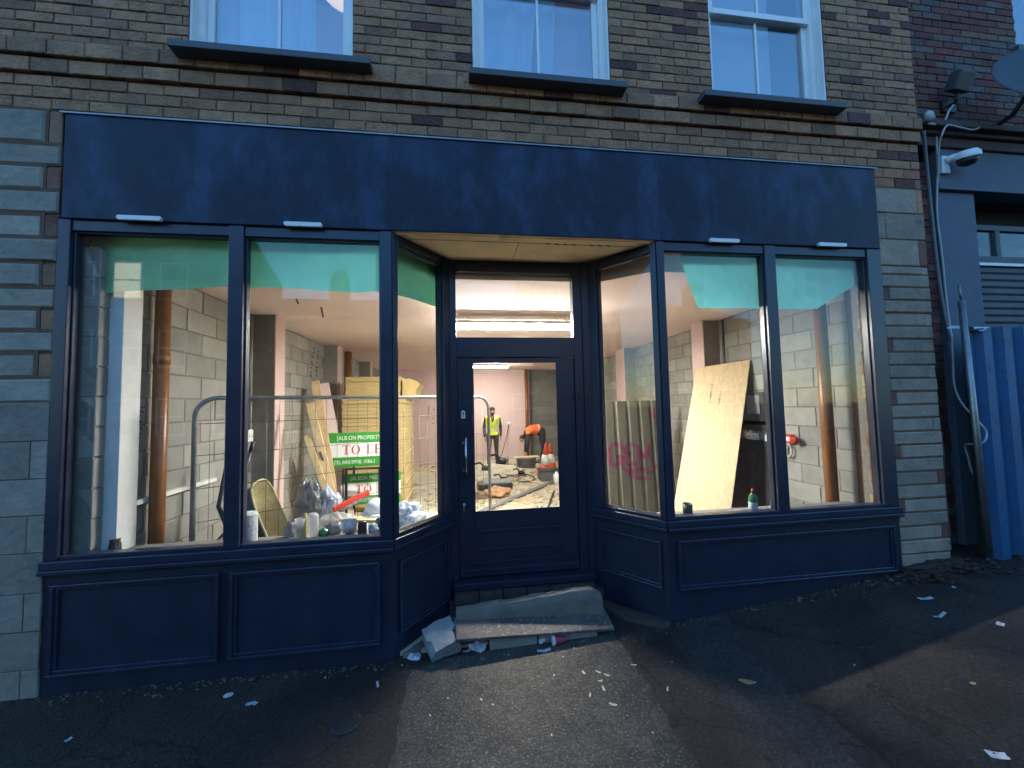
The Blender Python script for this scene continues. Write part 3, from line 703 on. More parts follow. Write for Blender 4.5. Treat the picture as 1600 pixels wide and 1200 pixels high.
# satellite dish, alarm box, dome camera, cables
M['dish'] = mat('dish_grey', (.045, .052, .06), .5, (6, .1))
t = thing('satellite_dish', 'large dark round satellite dish on the red brick wall above the dome camera', 'satellite dish', (5.42, .15, 4.45))
dn = Vector((-.35, -.85, .38)).normalized()
w = MB(); w.lathe([(0.0, 0), (.12, .008), (.24, .032), (.36, .075), (.365, .08), (.36, .082), (.24, .04), (.12, .016), (0, .008)], (5.36, -.24, 4.72), dn, 28); w.build('reflector', M['dish'], t)
w = MB(); w.tube([(5.36, -.235, 4.70), (5.38, -.05, 4.52), (5.42, .19, 4.50)], .022, 8); w.box(5.36, .17, 4.42, 5.48, .196, 4.58)
w.tube([Vector((5.36, -.22, 4.42)), Vector((5.36, -.24, 4.72))+dn*.42-Vector((0, 0, .14))], .012, 8); w.build('arm', M['black'], t)
w = MB(); w.lathe([(.02, 0), (.03, .02), (.03, .09), (.02, .1)], Vector((5.36, -.24, 4.72))+dn*.40-Vector((0, 0, .15)), -dn, 12); w.build('receiver', M['black'], t)
t = thing('floodlight', 'dark square floodlight angled down from the red brick wall beside the gable edge', 'floodlight', (5.02, .1, 4.78))
w = MB(); w.obox((4.98, .06, 4.92), ((1, .1, 0), (-.1, 1, .5), (0, -.5, 1)), (.105, .05, .085)); w.build('housing', M['dish'], t, .012)
w = MB(); w.tube([(4.98, .08, 4.84), (5.0, .12, 4.76), (5.0, .2, 4.76)], .018, 8); w.box(4.92, .17, 4.7, 5.08, .196, 4.82); w.build('bracket', M['black'], t)
cb, ch = atY(1476, 258, .15), atY(1512, 243, .03)
t = thing('security_camera', 'white dome security camera on a short wall arm above the blue grey render', 'security camera', cb)
w = MB(); w.box(cb.x-.045, .135, cb.z-.09, cb.x+.045, .169, cb.z+.09); w.tube([cb+Vector((.0, -.01, .03)), cb+Vector((.03, -.05, .05)), cb.lerp(ch, .6)+Vector((0, -.02, .03)), ch+Vector((-.01, 0, .035))], [.035, .032, .028, .026], 12); w.build('wall_bracket', M['white'], t, .008)
w = MB(); w.lathe([(0.02, .055), (.06, .05), (.088, .02), (.092, -.01), (.092, -.022), (.05, -.022)], ch, (-.18, -.25, 1), 24); w.build('housing', M['white'], t)
w = MB(); w.lathe([(.08, 0), (.074, -.04), (.05, -.07), (.0, -.082)], ch+Vector((0, 0, -.02)), (-.18, -.25, 1), 24); w.build('dome_lens', M['black'], t)
M['cable'] = mat('pale_cable', (.42, .43, .42), .6); M['cable2'] = mat('grey_cable', (.16, .17, .18), .6)
def cable(label, pts, r, m, name='cable', wig=0.0):
    P = [Vector(p) for p in pts]; out = []
    for i in range(len(P)-1):
        p0, p1, p2, p3 = P[max(i-1, 0)], P[i], P[i+1], P[min(i+2, len(P)-1)]
        for k in range(6):
            t_ = k/6; out.append(.5*((2*p1)+(p2-p0)*t_+(2*p0-5*p1+4*p2-p3)*t_*t_+(3*p1-p0-3*p2+p3)*t_**3))
    out.append(P[-1]); w = MB(); w.tube(out, r, 7); o = w.build(name, m)
    return tag(o, label, 'cable') if label else o
cy_ = [.19]*20
cable('thick grey cable running down the end of the block pier', [atY(1443, 205, .02), atY(1448, 260, .1), atY(1456, 340, .15), atY(1466, 430, .17), atY(1476, 490, .17), atY(1487, 535, .15)], .014, M['cable2'])
cable('pale thin cable hanging loosely down the neighbour wall from the dome camera', [atY(1466, 190, .12), atY(1463, 215, .14), atY(1465, 260, .15), atY(1464, 330, .16), atY(1472, 400, .16), atY(1479, 470, .16), atY(1487, 530, .14)], .008, M['cable'])
cable('pale cable loop dangling across the scaffold pole near the blue hoarding', [atY(1487, 522, .1), atY(1489, 560, .08), atY(1491, 600, .08), atY(1500, 625, .04), atY(1515, 644, -.02), atY(1530, 660, -.16), atY(1541, 675, -.17), atY(1538, 690, -.17), atY(1522, 694, -.1), atY(1508, 696, .05), atY(1513, 715, .06), atY(1518, 735, .06), atY(1526, 747, .04)], .008, M['cable'])
cable('short pale cable curving from the floodlight to the gable edge', [atY(1490, 163, .14), atY(1482, 175, .12), atY(1476, 190, .12), atY(1468, 195, .11), atY(1452, 193, -.02)], .009, M['cable'])
cable('pale cable arching from under the satellite dish down to the render', [atY(1532, 198, .05), atY(1520, 203, .04), atY(1495, 198, .03), atY(1480, 196, .03), atY(1472, 210, .03), atY(1467, 230, .08), atY(1466, 285, .16)], .008, M['cable'])
w = MB(); w.lump((4.52, .02, 4.50), (.05, .04, .05), 0, 3, .4, 2); tag(w.build('junction_box', M['cable']), 'small pale knot of taped cable joints at the gable edge', 'junction box')

# blue corrugated hoarding and scaffold pole
M['blue'] = mat('blue_sheet_metal', (.003, .082, .205), .55, (2.5, .4), (9, .2, .012), dark=(5, .60, (.022, .035, .06)))
w = MB(); prof = []
x = 4.60
while x < 7.4:
    prof += [(x, -.07), (x+.075, -.07), (x+.105, -.115), (x+.195, -.115), (x+.225, -.07)]; x += .225
zb = lambda x: g0(x, -.1)-.01
vs = [(a, b, zb(a)) for a, b in prof]+[(a, b, 2.42+.012*math.sin(a*9)) for a, b in prof]
n_ = len(prof)
w.add(vs, [(i, i+1, n_+i+1, n_+i) for i in range(n_-1)])
w.add([(a, b+.004, z) for a, b, z in vs], [(i, i+1, n_+i+1, n_+i) for i in range(n_-1)])
t = thing('corrugated_hoarding', 'blue corrugated metal hoarding standing beside the scaffold pole', 'hoarding', (5.5, -.1, .35)); w.build('sheet', M['blue'], t)
w = MB(); w.box(4.72, -.02, .34, 4.79, .05, 2.38); w.box(4.79, -.02, 1.9, 7.4, .03, 1.98); w.build('timber_frame', M['dark'], t)
w = MB(); a = atY(1502, 470, -.14); b = atY(1547, 872, -.16); w.tube([a, a.lerp(b, .5), b], .024, 12)
w.tube([a+Vector((0, 0, .0)), a+Vector((-.01, 0, .14))], .008, 6)
tag(w.build('scaffold_pole', M['steel']), 'grey scaffold pole leaning upright at the edge of the blue hoarding', 'pole')
w = MB(); w.grid(lambda a, b: (4.44+.32*a, -.03-.1*b+.012*mnoise.noise(Vector((a*6, b*5, 2))), 2.42+.025*math.sin(a*7)-.02*b), 10, 4); tag(w.build('plastic_strip', M['white']), 'torn strip of white plastic caught on top of the blue hoarding', 'plastic scrap')
# soil and rubble at the pier foot
w = MB(); rg = random.Random(11)
for k in range(150):
    a = rg.gauss(0, .16); b = rg.gauss(0, .12); x_ = 4.12+a*1.4; y_ = -.08+b*.7-abs(a)*.1
    s = rg.uniform(.008, .03); w.lump((x_, y_, g0(x_, y_)+.004+max(0, .05-abs(a)*.16)), (s*1.3, s, s*.6), 0, k, .5, 1)
w.lump((4.15, -.03, g0(4.15)-.01), (.36, .16, .07), 0, 5, .5, 4, 2.5)
tag(w.build('soil', M['soil']), 'dark heap of soil and leaf litter at the foot of the block pier', 'soil', kind='stuff')

# ------------------------------------------------------------------ step, plank, foam block, litter
M['step'] = mat('worn_step', (.135, .12, .098), .9, (6, .35), (30, .5, .01), dark=(5, .58, (.10, .095, .075)))
w = MB()
def stepf(a, b):   # profile round the nose of a cast concrete step, tilted and chipped
    x = -.055+1.17*a; top = .235+.075*a-.05*max(0, a-.93)/.07
    prof = [(.20, -.15), (.185, top-.05), (.165, top), (.12, top-.01), (.095, top-.05), (.085-.05*max(0, a-.8), .10), (.085-.09*max(0, a-.8), -.15)]
    s = b*(len(prof)-1); i = min(int(s), len(prof)-2); f = s-i
    y = prof[i][0]*(1-f)+prof[i+1][0]*f; z = prof[i][1]*(1-f)+prof[i+1][1]*f
    k = .007*mnoise.noise(Vector((x*5, y*6, z*6)))+.004*mnoise.noise(Vector((x*19, y*17, z*20)))+.003*mnoise.noise(Vector((x*60, y*50, z*60)))
    if b in (0, 1): k = 0
    return (x, y+k, z+k*.8)
w.grid(stepf, 60, 30)
for a in (0.0, 1.0):
    pr = [stepf(a, j/30) for j in range(31)]; w.add(pr, [tuple(range(31))])
tag(w.build('concrete_step', M['step']), 'chipped concrete step below the shop door threshold', 'step')
M['plank'] = mat('dusty_plank', (.085, .07, .06), .85, (5, .4), (40, .6, .008), dark=(45, .57, (.20, .185, .175)))
w = MB(); w.obox((.545, .03, .115), (Vector((1.19, .02, -.045)), Vector((0, 1, .25)), Vector((.04, -.25, 1))), (.60, .105, .011)); tag(w.build('plank', M['plank'], bevel=.003), 'dusty scuffed plank lying across bricks in front of the concrete step', 'plank')
for i, (xa, xb, lab) in enumerate(((.19, .55, 'low concrete block under the middle of the dusty plank'), (.562, 1.02, 'long concrete block under the plank end away from the foam block'))):
    w = MB(); w.box(xa, -.03, -.05, xb, .07, .085-.02*i); tag(w.build('concrete_block', M['conc'], bevel=.006), lab, 'block')
M['foamw'] = mat('dirty_polystyrene', (.21, .22, .225), .85, (5, .15), (60, .5, .006), dark=(5, .60, (.13, .135, .135)))
def chunk(c, ax, h, seed, amp):
    bm = bmesh.new(); bmesh.ops.create_cube(bm, size=2); bmesh.ops.subdivide_edges(bm, edges=bm.edges[:], cuts=9, use_grid_fill=True)
    a = [Vector(q).normalized()*k for q, k in zip(ax, h)]; vs = []
    for v in bm.verts:
        p = v.co.copy(); p.x *= 1-.28*max(0, p.z)*(p.y < 0); q = Vector(c)+a[0]*p.x+a[1]*p.y+a[2]*(p.z+.22*p.x*p.z)
        nz_ = mnoise.noise(q*9+Vector((seed, 0, 0)))+.5*mnoise.noise(q*27+Vector((0, seed, 0)))
        vs.append(q+v.co.normalized()*amp*nz_)
    bm.verts.index_update(); fs = [tuple(v.index for v in f.verts) for f in bm.faces]; bm.free(); return vs, fs
w = MB(); w.add(*chunk((-.165, .03, .075), (Vector((1, .45, .10)), Vector((-.45, 1, .42)), Vector((.0, -.42, 1))), (.115, .11, .055), 3, .012), 0, False); o = w.build('polystyrene_block', M['foamw'])
tag(o, 'pale chipped polystyrene block tipped against the bay panel beside the step', 'polystyrene block')
w = MB()
w.prism([(-.45, .02), (-.20, .30), (-.10, .50), (-.06, .46), (-.10, .28), (-.36, .0)], -.06, .005, 2); w.build('footing', M['step'], shop, .01)
w = MB(); w.prism([(1.16, .40), (1.22, .46), (1.66, .01), (1.56, -.06), (1.30, .12)], -.06, .045, 2)
w.build('footing', M['soilbrick'], shop, .01)
M['paper'] = mat('white_litter', (.5, .51, .52), .8, (40, .35), (50, .8, .006)); M['red'] = mat('red_card', (.42, .03, .06), .6); M['leaf'] = mat('dead_leaf', (.36, .25, .11), .8, (20, .3))
M['palel'] = mat('pale_leaf', (.5, .45, .3), .8, (20, .3))
def on_ground(u, v, dz=0.0):
    p = atZ(u, v, .0)
    for _ in range(4): p = atZ(u, v, g0(p.x, p.y)+dz)
    return p
def crumple(name, u, v, r, m, label, cat, seed, group=None, flat=.35, amp=.5):
    p = on_ground(u, v); w = MB(); w.lump((p.x, p.y, p.z+r*flat*.8), (r, r*.8, r*flat), 0, seed, amp, 2, 2.2, smooth=False)
    return tag(w.build(name, m), label, cat, group)
def flatbit(name, u, v, L, W, ang, m, label, cat, group=None, curl=.15, seed=0, th=.002, up=0.0):
    p = on_ground(u, v); ca, sa = math.cos(ang), math.sin(ang); w = MB()
    def fn(a, b):
        s, t_ = (a-.5)*L, (b-.5)*W*(1-.8*(abs(a-.5)*2)**3 if 'leaf' in name else 1)
        z = abs(a-.5)*curl*L+.12*W*mnoise.noise(Vector((a*3, b*3, seed)))+.005+up
        return (p.x+s*ca-t_*sa, p.y+s*sa+t_*ca, g0(p.x+s*ca, p.y)+max(z, .004))
    w.grid(fn, 8, 4); w.grid(lambda a, b: tuple(Vector(fn(a, b))-Vector((0, 0, th))), 8, 4)
    return tag(w.build(name, m), label, cat, group)
crumple('crumpled_wrapper', 746, 1014, .07, M['paper'], 'crumpled white wrapper on the ground beside the polystyrene block', 'litter', 1, flat=.45)
flatbit('torn_paper', 730, 1018, .06, .025, .3, M['paper'], 'torn white paper end lying in front of the crumpled wrapper', 'litter')
p = on_ground(852, 1004); w = MB(); w.tube([p+Vector((-.045, -.02, .018)), p+Vector((.035, .03, .03))], .017, 10); tag(w.build('white_tube', M['paper']), 'white paper tube under the plank beside the red cup', 'litter')
flatbit('folded_wrapper', 850, 1018, .10, .03, .05, M['paper'], 'flat folded white wrapper in front of the white tube', 'litter')
p = on_ground(874, 1007); t = thing('paper_cup', 'squashed red paper cup with white rim lying under the plank', 'cup', p)
w = MB(); w.lathe([(.016, 0), (.018, .002), (.032, .085), (.033, .088)], p+Vector((.05, .005, .03)), (-1, -.05, .03), 14); w.build('cup_body', M['red'], t)
w = MB(); w.lathe([(.033, 0), (.036, .004), (.036, .016), (.033, .018)], p+Vector((-.036, .0, .033)), (-1, -.05, .03), 14); w.build('rim', M['paper'], t)
crumple('crumpled_tissue', 357, 1088, .027, M['paper'], 'greyish crumpled tissue on the pavement below the panelled stall riser', 'litter', 4, flat=.4)
flatbit('paper_scrap', 389, 1101, .035, .025, .2, M['paper'], 'small bright white paper scrap, one of two touching near the tissue', 'litter', seed=3)
flatbit('paper_scrap', 398, 1100, .035, .025, -.4, M['paper'], 'small curled white paper scrap beside another near the tissue', 'litter', seed=5)
flatbit('paper_scrap', 107, 1157, .03, .02, 1.0, M['paper'], 'tiny white paper scrap alone on dark pavement near the block pier', 'litter', seed=6)
flatbit('paper_scrap', 590, 1070, .015, .06, .3, M['paper'], 'thin grey paper strip beside the round drain cover', 'litter', seed=7)
crumple('paper_scrap', 647, 1029, .05, M['paper'], 'crumpled pale paper at the foot of the bay panel beside polystyrene', 'litter', 8)
flatbit('paper_strip', 1446, 937, .10, .03, -.2, M['paper'], 'long white paper strip on the pavement below the block pier', 'litter', seed=9)
flatbit('paper_strip', 1468, 965, .12, .02, .1, M['paper'], 'bent thin white strip on the pavement nearer than the long strip', 'litter', seed=10, curl=.3)
flatbit('paper_scrap', 1563, 977, .05, .035, .4, M['paper'], 'small white square scrap on the pavement below the blue hoarding', 'litter', seed=11)
flatbit('paper_scrap', 1490, 919, .03, .02, .4, M['paper'], 'tiny white scrap beside the soil heap', 'litter', seed=15)
flatbit('paper_scrap', 1558, 1182, .07, .04, -.5, M['paper'], 'pale blue-white paper scrap in the near corner of the pavement', 'litter', seed=12)
flatbit('dead_leaf', 1168, 1067, .10, .04, -.55, M['leaf'], 'large tan dead leaf on the dark pavement strip', 'leaf', seed=13)
flatbit('dead_leaf', 1520, 1069, .03, .02, -.3, M['leaf'], 'small tan leaf on the pavement tinted brown as window light', 'leaf', seed=14)
rg = random.Random(21)
spots = [(912, 1052), (935, 1051), (943, 1077), (922, 1087), (948, 1056), (938, 1065), (958, 1102), (1043, 1078), (990, 1040), (880, 1027), (795, 1024), (862, 1150), (700, 1092), (770, 1102), (752, 1094), (672, 1119), (1020, 1146), (628, 1040), (897, 1013), (866, 1056), (1050, 1035), (508, 1060), (1335, 1040)]
for i, (u, v) in enumerate(spots):
    if i < 9: flatbit('leaf_fragment', u, v, rg.uniform(.03, .05), rg.uniform(.012, .02), rg.uniform(0, 3), M['palel'], 'pale broken leaf fragment in the scatter beside the lit patch below the door', 'leaf', 'leaf fragments scattered by the lit patch', seed=i)
    else: flatbit('leaf_fragment', u, v, rg.uniform(.012, .022), rg.uniform(.008, .012), rg.uniform(0, 3), M['palel'], 'tiny pale crumb of leaf on the bare pavement', 'leaf', 'leaf crumbs on the pavement', seed=i)
# grit gathered along the foot of the shopfront
rg = random.Random(77); w = MB()
for k in range(420):
    t_ = rg.random(); x_ = -2.75+6.6*t_
    if -.5 < x_ < 1.64: y_ = rg.uniform(-.12, .3); 
    else: y_ = -.01-abs(rg.gauss(0, .05))
    if -.1 < x_ < 1.2 and y_ > -.04: continue
    s_ = rg.uniform(.003, .010)*(2.0 if rg.random() < .06 else 1); w.lump((x_, y_, g0(x_, y_)+s_*.4), (s_*1.3, s_, s_*.7), 0, k, .5, 1)
for k in range(260):
    x_, y_ = rg.uniform(-2.6, 4.2), rg.uniform(-1.6, -.1); s_ = rg.uniform(.002, .006); w.lump((x_, y_, g0(x_, y_)+.005), (s_*1.3, s_, s_*.7), 0, k, .5, 1)
M['grit'] = mat('grit', (.10, .085, .07), .9, (40, .5)); tag(w.build('grit', M['grit']), 'loose grit gathered along the foot of the shopfront', 'grit', kind='stuff')
# drain cover
p = on_ground(541, 1130); w = MB(); w.lathe([(.085, 0), (.085, .006), (.0, .006)], (p.x, p.y, p.z-.001), Z, 32)
for i in range(-4, 5):
    for j in range(-4, 5):
        if i*i+j*j < 18: w.box(p.x+i*.017-.005, p.y+j*.017-.005, p.z+.005, p.x+i*.017+.005, p.y+j*.017+.005, p.z+.008)
M['iron'] = mat('cast_iron', (.022, .021, .022), .7, (20, .3), (60, .3)); tag(w.build('drain_cover', M['iron']), 'small round cast iron cover set in the pavement', 'drain cover')

# ------------------------------------------------------------------ curtains upstairs
M['net'] = sheet_mat('net_curtain', (.85, .87, .88), .35, nz=(4, .08)); M['cream'] = sheet_mat('cream_curtain', (.62, .5, .36), .3); M['pinkc'] = mat('pink_wall', (.55, .38, .36), .8, (4, .08))
def curtain(label, x0, x1, z0, z1, m, y=.24, folds=9, amp=.018, sweep=0.0, seed=0):
    w = MB()
    def fn(a, b):
        xx = x0+(x1-x0)*a+sweep*(1-b)**2*a; 
        return (xx, y+amp*math.sin(a*folds*2.2+seed+.8*math.sin(b*3+a*5))+amp*.6*mnoise.noise(Vector((a*5, b*2, seed))), z0+(z1-z0)*b)
    w.grid(fn, 60, 16); return tag(w.build('curtain', m), label, 'curtain')
curtain('white net curtain hanging in the window with the cream strip at its side', -1.74, -1.29, 4.43, 6.2, M['net'], seed=1)
curtain('narrow cream curtain at the edge of the upstairs window by the gable end pier', -1.90, -1.74, 4.43, 6.2, M['cream'], .27, 3, seed=2)
curtain('pale curtain with a gap beside it in the same window as the cream curtain', -1.28, -1.15, 4.43, 6.2, M['net'], .24, 3, seed=3)
curtain('narrow white curtain at the far jamb of the cream-curtained window', -.93, -.84, 4.43, 6.2, M['net'], .23, 2, seed=8)
curtain('white net curtain swept aside in the middle upstairs window', .18, .74, 4.43, 6.2, M['net'], .25, 6, .03, -.12, 4)
M['pinkcur'] = sheet_mat('dusky_pink_curtain', (.88, .27, .24), .3)
curtain('dusky pink curtain hanging flat in the middle upstairs window', .86, 1.25, 4.43, 6.2, M['pinkcur'], .26, 4, .008, 0, 7)
curtain('loose white curtain edge beside the pink curtain in the middle window', .74, .92, 4.43, 6.2, M['net'], .23, 3, .02, -.1, 5)
curtain('white blind-like curtain filling the upstairs window above the block pier side', 2.28, 3.05, 4.43, 6.2, M['net'], .25, 8, .008, 0, 6)
w = MB(); w.box(.9, .6, 4.3, 1.35, .62, 6.4); o = w.build('room_partition', M['pinkc'], shop)
w = MB(); w.box(3.02, .6, 4.3, 3.45, .62, 4.95); w.build('room_partition', M['pinkc'], shop)
t = thing('pendant_lamp', 'glowing cream lampshade seen in the upstairs window with the cream curtain', 'lamp', (-1.12, .9, 6.02))
M['glow'] = mat('lit_shade', (.9, .8, .6), .6, emit=((1, .70, .42), .16))
w = MB(); w.lathe([(.09, .30), (.12, .22), (.20, .06), (.215, .0), (.20, .005), (.1, .2)], (-1.12, .9, 6.02), Z, 20); w.build('lamp_shade', M['glow'], t)
w = MB(); w.tube([(-1.12, .9, 6.3), (-1.12, .9, 6.9)], .005, 6); w.build('flex', M['white'], t)

# ------------------------------------------------------------------ terrace across the road (seen mirrored in the glass)
M['fbrick'] = mat('far_brick', (.20, .12, .08), .9, (6, .3)); M['froof'] = mat('far_slate_roof', (.06, .06, .065), .8, (5, .2)); M['litw'] = mat('lit_window', (.8, .8, .7), .5, emit=((1, .86, .6), .7))
def house(x0, x1, h, label, lit=(), yb=-15.0, cols=2, chim=True):
    t = thing('terraced_house', label, 'house', ((x0+x1)/2, yb, -.3))
    w = MB(); w.box(x0, yb-8, -.4, x1, yb, h); w.build('wall', M['fbrick'], t)
    w = MB(); w.prism([(yb+.3, h-.05), (yb-4, h+1.9), (yb-8.3, h-.05)], x0-.05, x1+.05, 0); rf = w.build('roof', M['froof'], t)
    if chim:
        w = MB(); w.box(x1-.9, yb-4.6, h+.8, x1-.1, yb-3.6, h+3.1)
        for k in range(3): w.lathe([(.12, 0), (.1, .4)], (x1-.75+.25*k, yb-4.1, h+3.1), Z, 10)
        w.build('chimney', M['fbrick'], rf)
    for i in range(cols):
        for j in range(int(h//3)):
            xc = x0+(x1-x0)*(i+.5)/cols; z0 = .8+j*2.9
            w = MB(); w.box(xc-.55, yb-.02, z0, xc+.55, yb+.03, z0+1.6); f = w.build('window', M['white'], t)
            w = MB(); w.box(xc-.48, yb+.03, z0+.07, xc+.48, yb+.045, z0+.78); w.box(xc-.48, yb+.03, z0+.85, xc+.48, yb+.045, z0+1.53); w.build('pane', M['litw'] if (i, j) in lit else M['black'], f)
house(-16.5, -11.2, 9.6, 'tall three storey brick house across the road with a lit top window', lit=((1, 2),), cols=3)
house(-11.2, -6, 5.9, 'two storey brick terrace beside the tall house across the road')
house(-6, -.8, 5.9, 'two storey brick terrace across the road opposite the bay window')
house(-.8, 4.4, 6.0, 'two storey brick terrace across the road facing the shop door', lit=((1, 1),))
house(4.4, 9.4, 9.0, 'three storey brick house across the road facing the wide panelled window', lit=((0, 1),))
house(9.4, 15, 5.8, 'two storey brick terrace at the end of the row across the road')
# ------------------------------------------------------------------ inside the shop: fixed things
def plane_pt(u, v, x): d = ray(u, v); return CAM+d*((x-CAM.x)/d.x)
w = MB(); w.tube([(-2.46, .56, 0), (-2.46, .56, 1.0), (-2.455, .56, 2.99)], .053, 20); w.tube([(-2.456, .56, 2.20), (-2.456, .56, 2.29)], .058, 20); tag(w.build('soil_pipe', M['pipe']), 'brown plastic soil pipe standing beside the white column', 'pipe')
w = MB(); w.tube([(3.66, .46, 0), (3.655, .46, 1.5), (3.65, .46, 2.99)], .056, 20); tag(w.build('soil_pipe', M['pipe']), 'brown plastic soil pipe near the yellow brick jamb', 'pipe')
w = MB(); w.tube([(2.215, 9.9, 0), (2.215, 9.9, 2.99)], .055, 16); tag(w.build('soil_pipe', M['pipe']), 'orange brown pipe upright at the end of the far pink wall', 'pipe')
w = MB(); w.tube([(-2.33, 5.5, 0), (-2.33, 5.5, 2.99)], .075, 16); tag(w.build('soil_pipe', M['pipe']), 'dark brown pipe rising behind the yellow insulation stack', 'pipe')
def socket(label, c, n, size=(.14, .085), m='white', name='wall_socket'):
    c = Vector(c); n = Vector(n); u = Vector((-n.y, n.x, 0)).normalized(); t = MB(); t.obox(c+n*.02, (u, Z, n), (size[0]/2, size[1]/2, .02))
    w = tag(t.build(name, M[m], bevel=.004), label, 'socket'); s = MB()
    for k in (-1, 1):
        for a, b in ((0, .012), (-.01, -.012), (.01, -.012)): s.obox(c+n*.041+u*(k*size[0]*.24+a)+Vector((0, 0, b)), (u, Z, n), (.004, .006, .001))
    s.build('socket_hole', M['black'], w); return w
socket('white double socket at the foot of the conduit on the block wall', (WL, 2.07, 1.50), X, (.12, .14))
w = MB(); w.tube([(WL+.014, 2.09, 1.56), (WL+.014, 2.09, 2.98)], .011, 8)
for z in (1.9, 2.3, 2.7): w.box(WL, 2.06, z-.012, WL+.03, 2.12, z+.012)
tag(w.build('conduit', M['steel']), 'thin steel conduit clipped up the block wall above the double socket', 'conduit')
w = MB(); w.tube([(WR-.014, 2.18, .3), (WR-.014, 2.18, 2.98)], .018, 8); tag(w.build('conduit', M['steel']), 'pale conduit running up beside the pink edged pilaster behind the leaning plywood', 'conduit')
w = MB(); w.box(WR-.05, 1.30, 1.48, WR-.005, 1.98, 1.53); w.box(WR-.045, 1.36, 1.36, WR-.008, 1.40, 1.48); w.box(WR-.045, 1.68, 1.36, WR-.008, 1.72, 1.48); tag(w.build('cable_trunking', M['white'], bevel=.003), 'white cable trunking with two drops above the sockets by the black sheet', 'trunking')
socket('white socket under the trunking, the one with dark round outlets', (WR, 1.38, 1.32), (-1, 0, 0), (.16, .09))
socket('plain pale socket box under the trunking nearer the plywood', (WR, 1.70, 1.32), (-1, 0, 0), (.18, .09))
t = thing('fire_alarm', 'red fire alarm call point with looped white cable on the block wall', 'alarm', (WR, 1.12, 1.28)); M['redp'] = mat('red_plastic', (.45, .035, .025), .35)
w = MB(); w.box(WR-.05, 1.05, 1.28, WR, 1.17, 1.39); w.lathe([(.045, 0), (.05, .02), (.035, .05)], (WR-.05, .99, 1.33), (-1, 0, 0), 16); w.build('box', M['redp'], t, .006)
w = MB(); w.box(WR-.053, 1.08, 1.31, WR-.05, 1.14, 1.36); w.build('label_plate', M['white'], t)
w = MB(); w.tube([(WR-.04+.0, 1.12+.05*math.cos(a), 1.20+.075*math.sin(a)) for a in [k*.42 for k in range(16)]], .011, 8); w.build('cable_loop', M['cable'], t)
w = MB(); w.bar((WL+.018, .42, 1.10), (WL+.018, 1.42, 1.10), .035, .05, (1, 0, 0)); tag(w.build('timber_batten', M['plaster']), 'white painted batten fixed along the block wall behind the soil pipe', 'batten')
socket('small socket on the far pink wall with a cable hanging down', (1.60, YB, 1.20), (0, -1, 0), (.14, .09))
cable('black cable drooping from the socket on the far pink wall', [(1.60, 9.94, 1.16), (1.52, 9.9, .8), (1.35, 9.6, .35), (1.2, 9.2, .05), (1.1, 8.6, .02)], .012, M['black'])
# wall writing in marker
w = MB(); scribble(w, plane_pt(212, 690, WL+.014), (0, .12, 1), (0, -1, .12), 6, .055, 0, 3, .004)
scribble(w, plane_pt(222, 680, WL+.014), (0, .12, 1), (0, -1, .12), 5, .055, 0, 4, .004); tag(w.build('wall_writing', M['ink']), 'illegible black marker writing on the block wall near the soil pipe', 'writing')
w = MB(); scribble(w, plane_pt(487, 590, WL+.016), (0, .25, 1), (0, -1, .25), 7, .09, 0, 5, .006); scribble(w, plane_pt(495, 590, WL+.016), (0, .25, 1), (0, -1, .25), 6, .09, 0, 6, .006); tag(w.build('wall_writing', M['ink']), 'illegible black marker writing high on the block wall above the planks', 'writing')
w = MB(); scribble(w, (-1.02+.0, YB-.006, 1.35), (.1, 0, 1), (-1, 0, .1), 6, .10, 0, 7, .009); scribble(w, (-.86, YB-.006, 1.25), (.1, 0, 1), (-1, 0, .1), 5, .10, 0, 8, .009); tag(w.build('wall_writing', M['ink']), 'illegible black marker writing on the far pink wall', 'writing')
for (u, v, du, dv) in ((463, 467, 3, 8), (502, 480, 3, 16)):
    a = atZ(u, v, CZ-.003); b = atZ(u+du, v+dv, CZ-.003); w = MB(); w.bar(a, b, .02, .003, Z); tag(w.build('ceiling_mark', M['ink']), 'short dark gouge in the ceiling board, %s of two' % ('the shorter' if dv < 10 else 'the longer'), 'mark')

# green sheets hung inside the glass
M['green'] = sheet_mat('green_sheeting', (.13, .50, .34), .5, nz=(1.3, .25)); M['green2'] = sheet_mat('turquoise_sheeting', (.17, .60, .54), .5, nz=(1.3, .15))
w = MB()
def gl(a, b):
    L1 = 2.02; s = a*(L1+.55)
    if s < L1: x, y = -2.66+s, .128
    else: q = (s-L1)/.6; x, y = -.64+.46*q, .128+.52*q
    bot = 2.635+.09*min(1, s/.9)+(.02 if s < .95 else .0)+.012*math.sin(s*6)
    z = bot+(3.15-bot)*b
    return (x, y+.012*math.sin(s*5+b*2)+.02*mnoise.noise(Vector((s*2.2, b*2, 1)))*(1-b)+.012*abs(mnoise.noise(Vector((s*4+b, b*3-s, 7))))+.006*mnoise.noise(Vector((s*13, b*5, 3))), z)
w.grid(gl, 160, 24); tag(w.build('debris_sheet', M['green']), 'green sheeting hung inside the glass above the soil pipe and wheelbarrow', 'sheeting')
w = MB()
def gr(a, b):
    x = 2.09-.16*b*(1-a)+a*(3.74-2.06); bot = 2.625+.004*math.sin(a*9)+.26*max(0, a-.70)/.30
    z = bot+(3.15-bot)*b
    return (x, .13+.012*math.sin(a*8+b*2)+.015*mnoise.noise(Vector((a*4, b*2, 5)))*(1-b)+.012*abs(mnoise.noise(Vector((a*7+b, b*3-a*2, 7))))+.006*mnoise.noise(Vector((a*20, b*5, 3))), z)
w.grid(gr, 140, 24); tag(w.build('debris_sheet', M['green2']), 'turquoise sheeting hung inside the glass above the leaning plywood', 'sheeting')

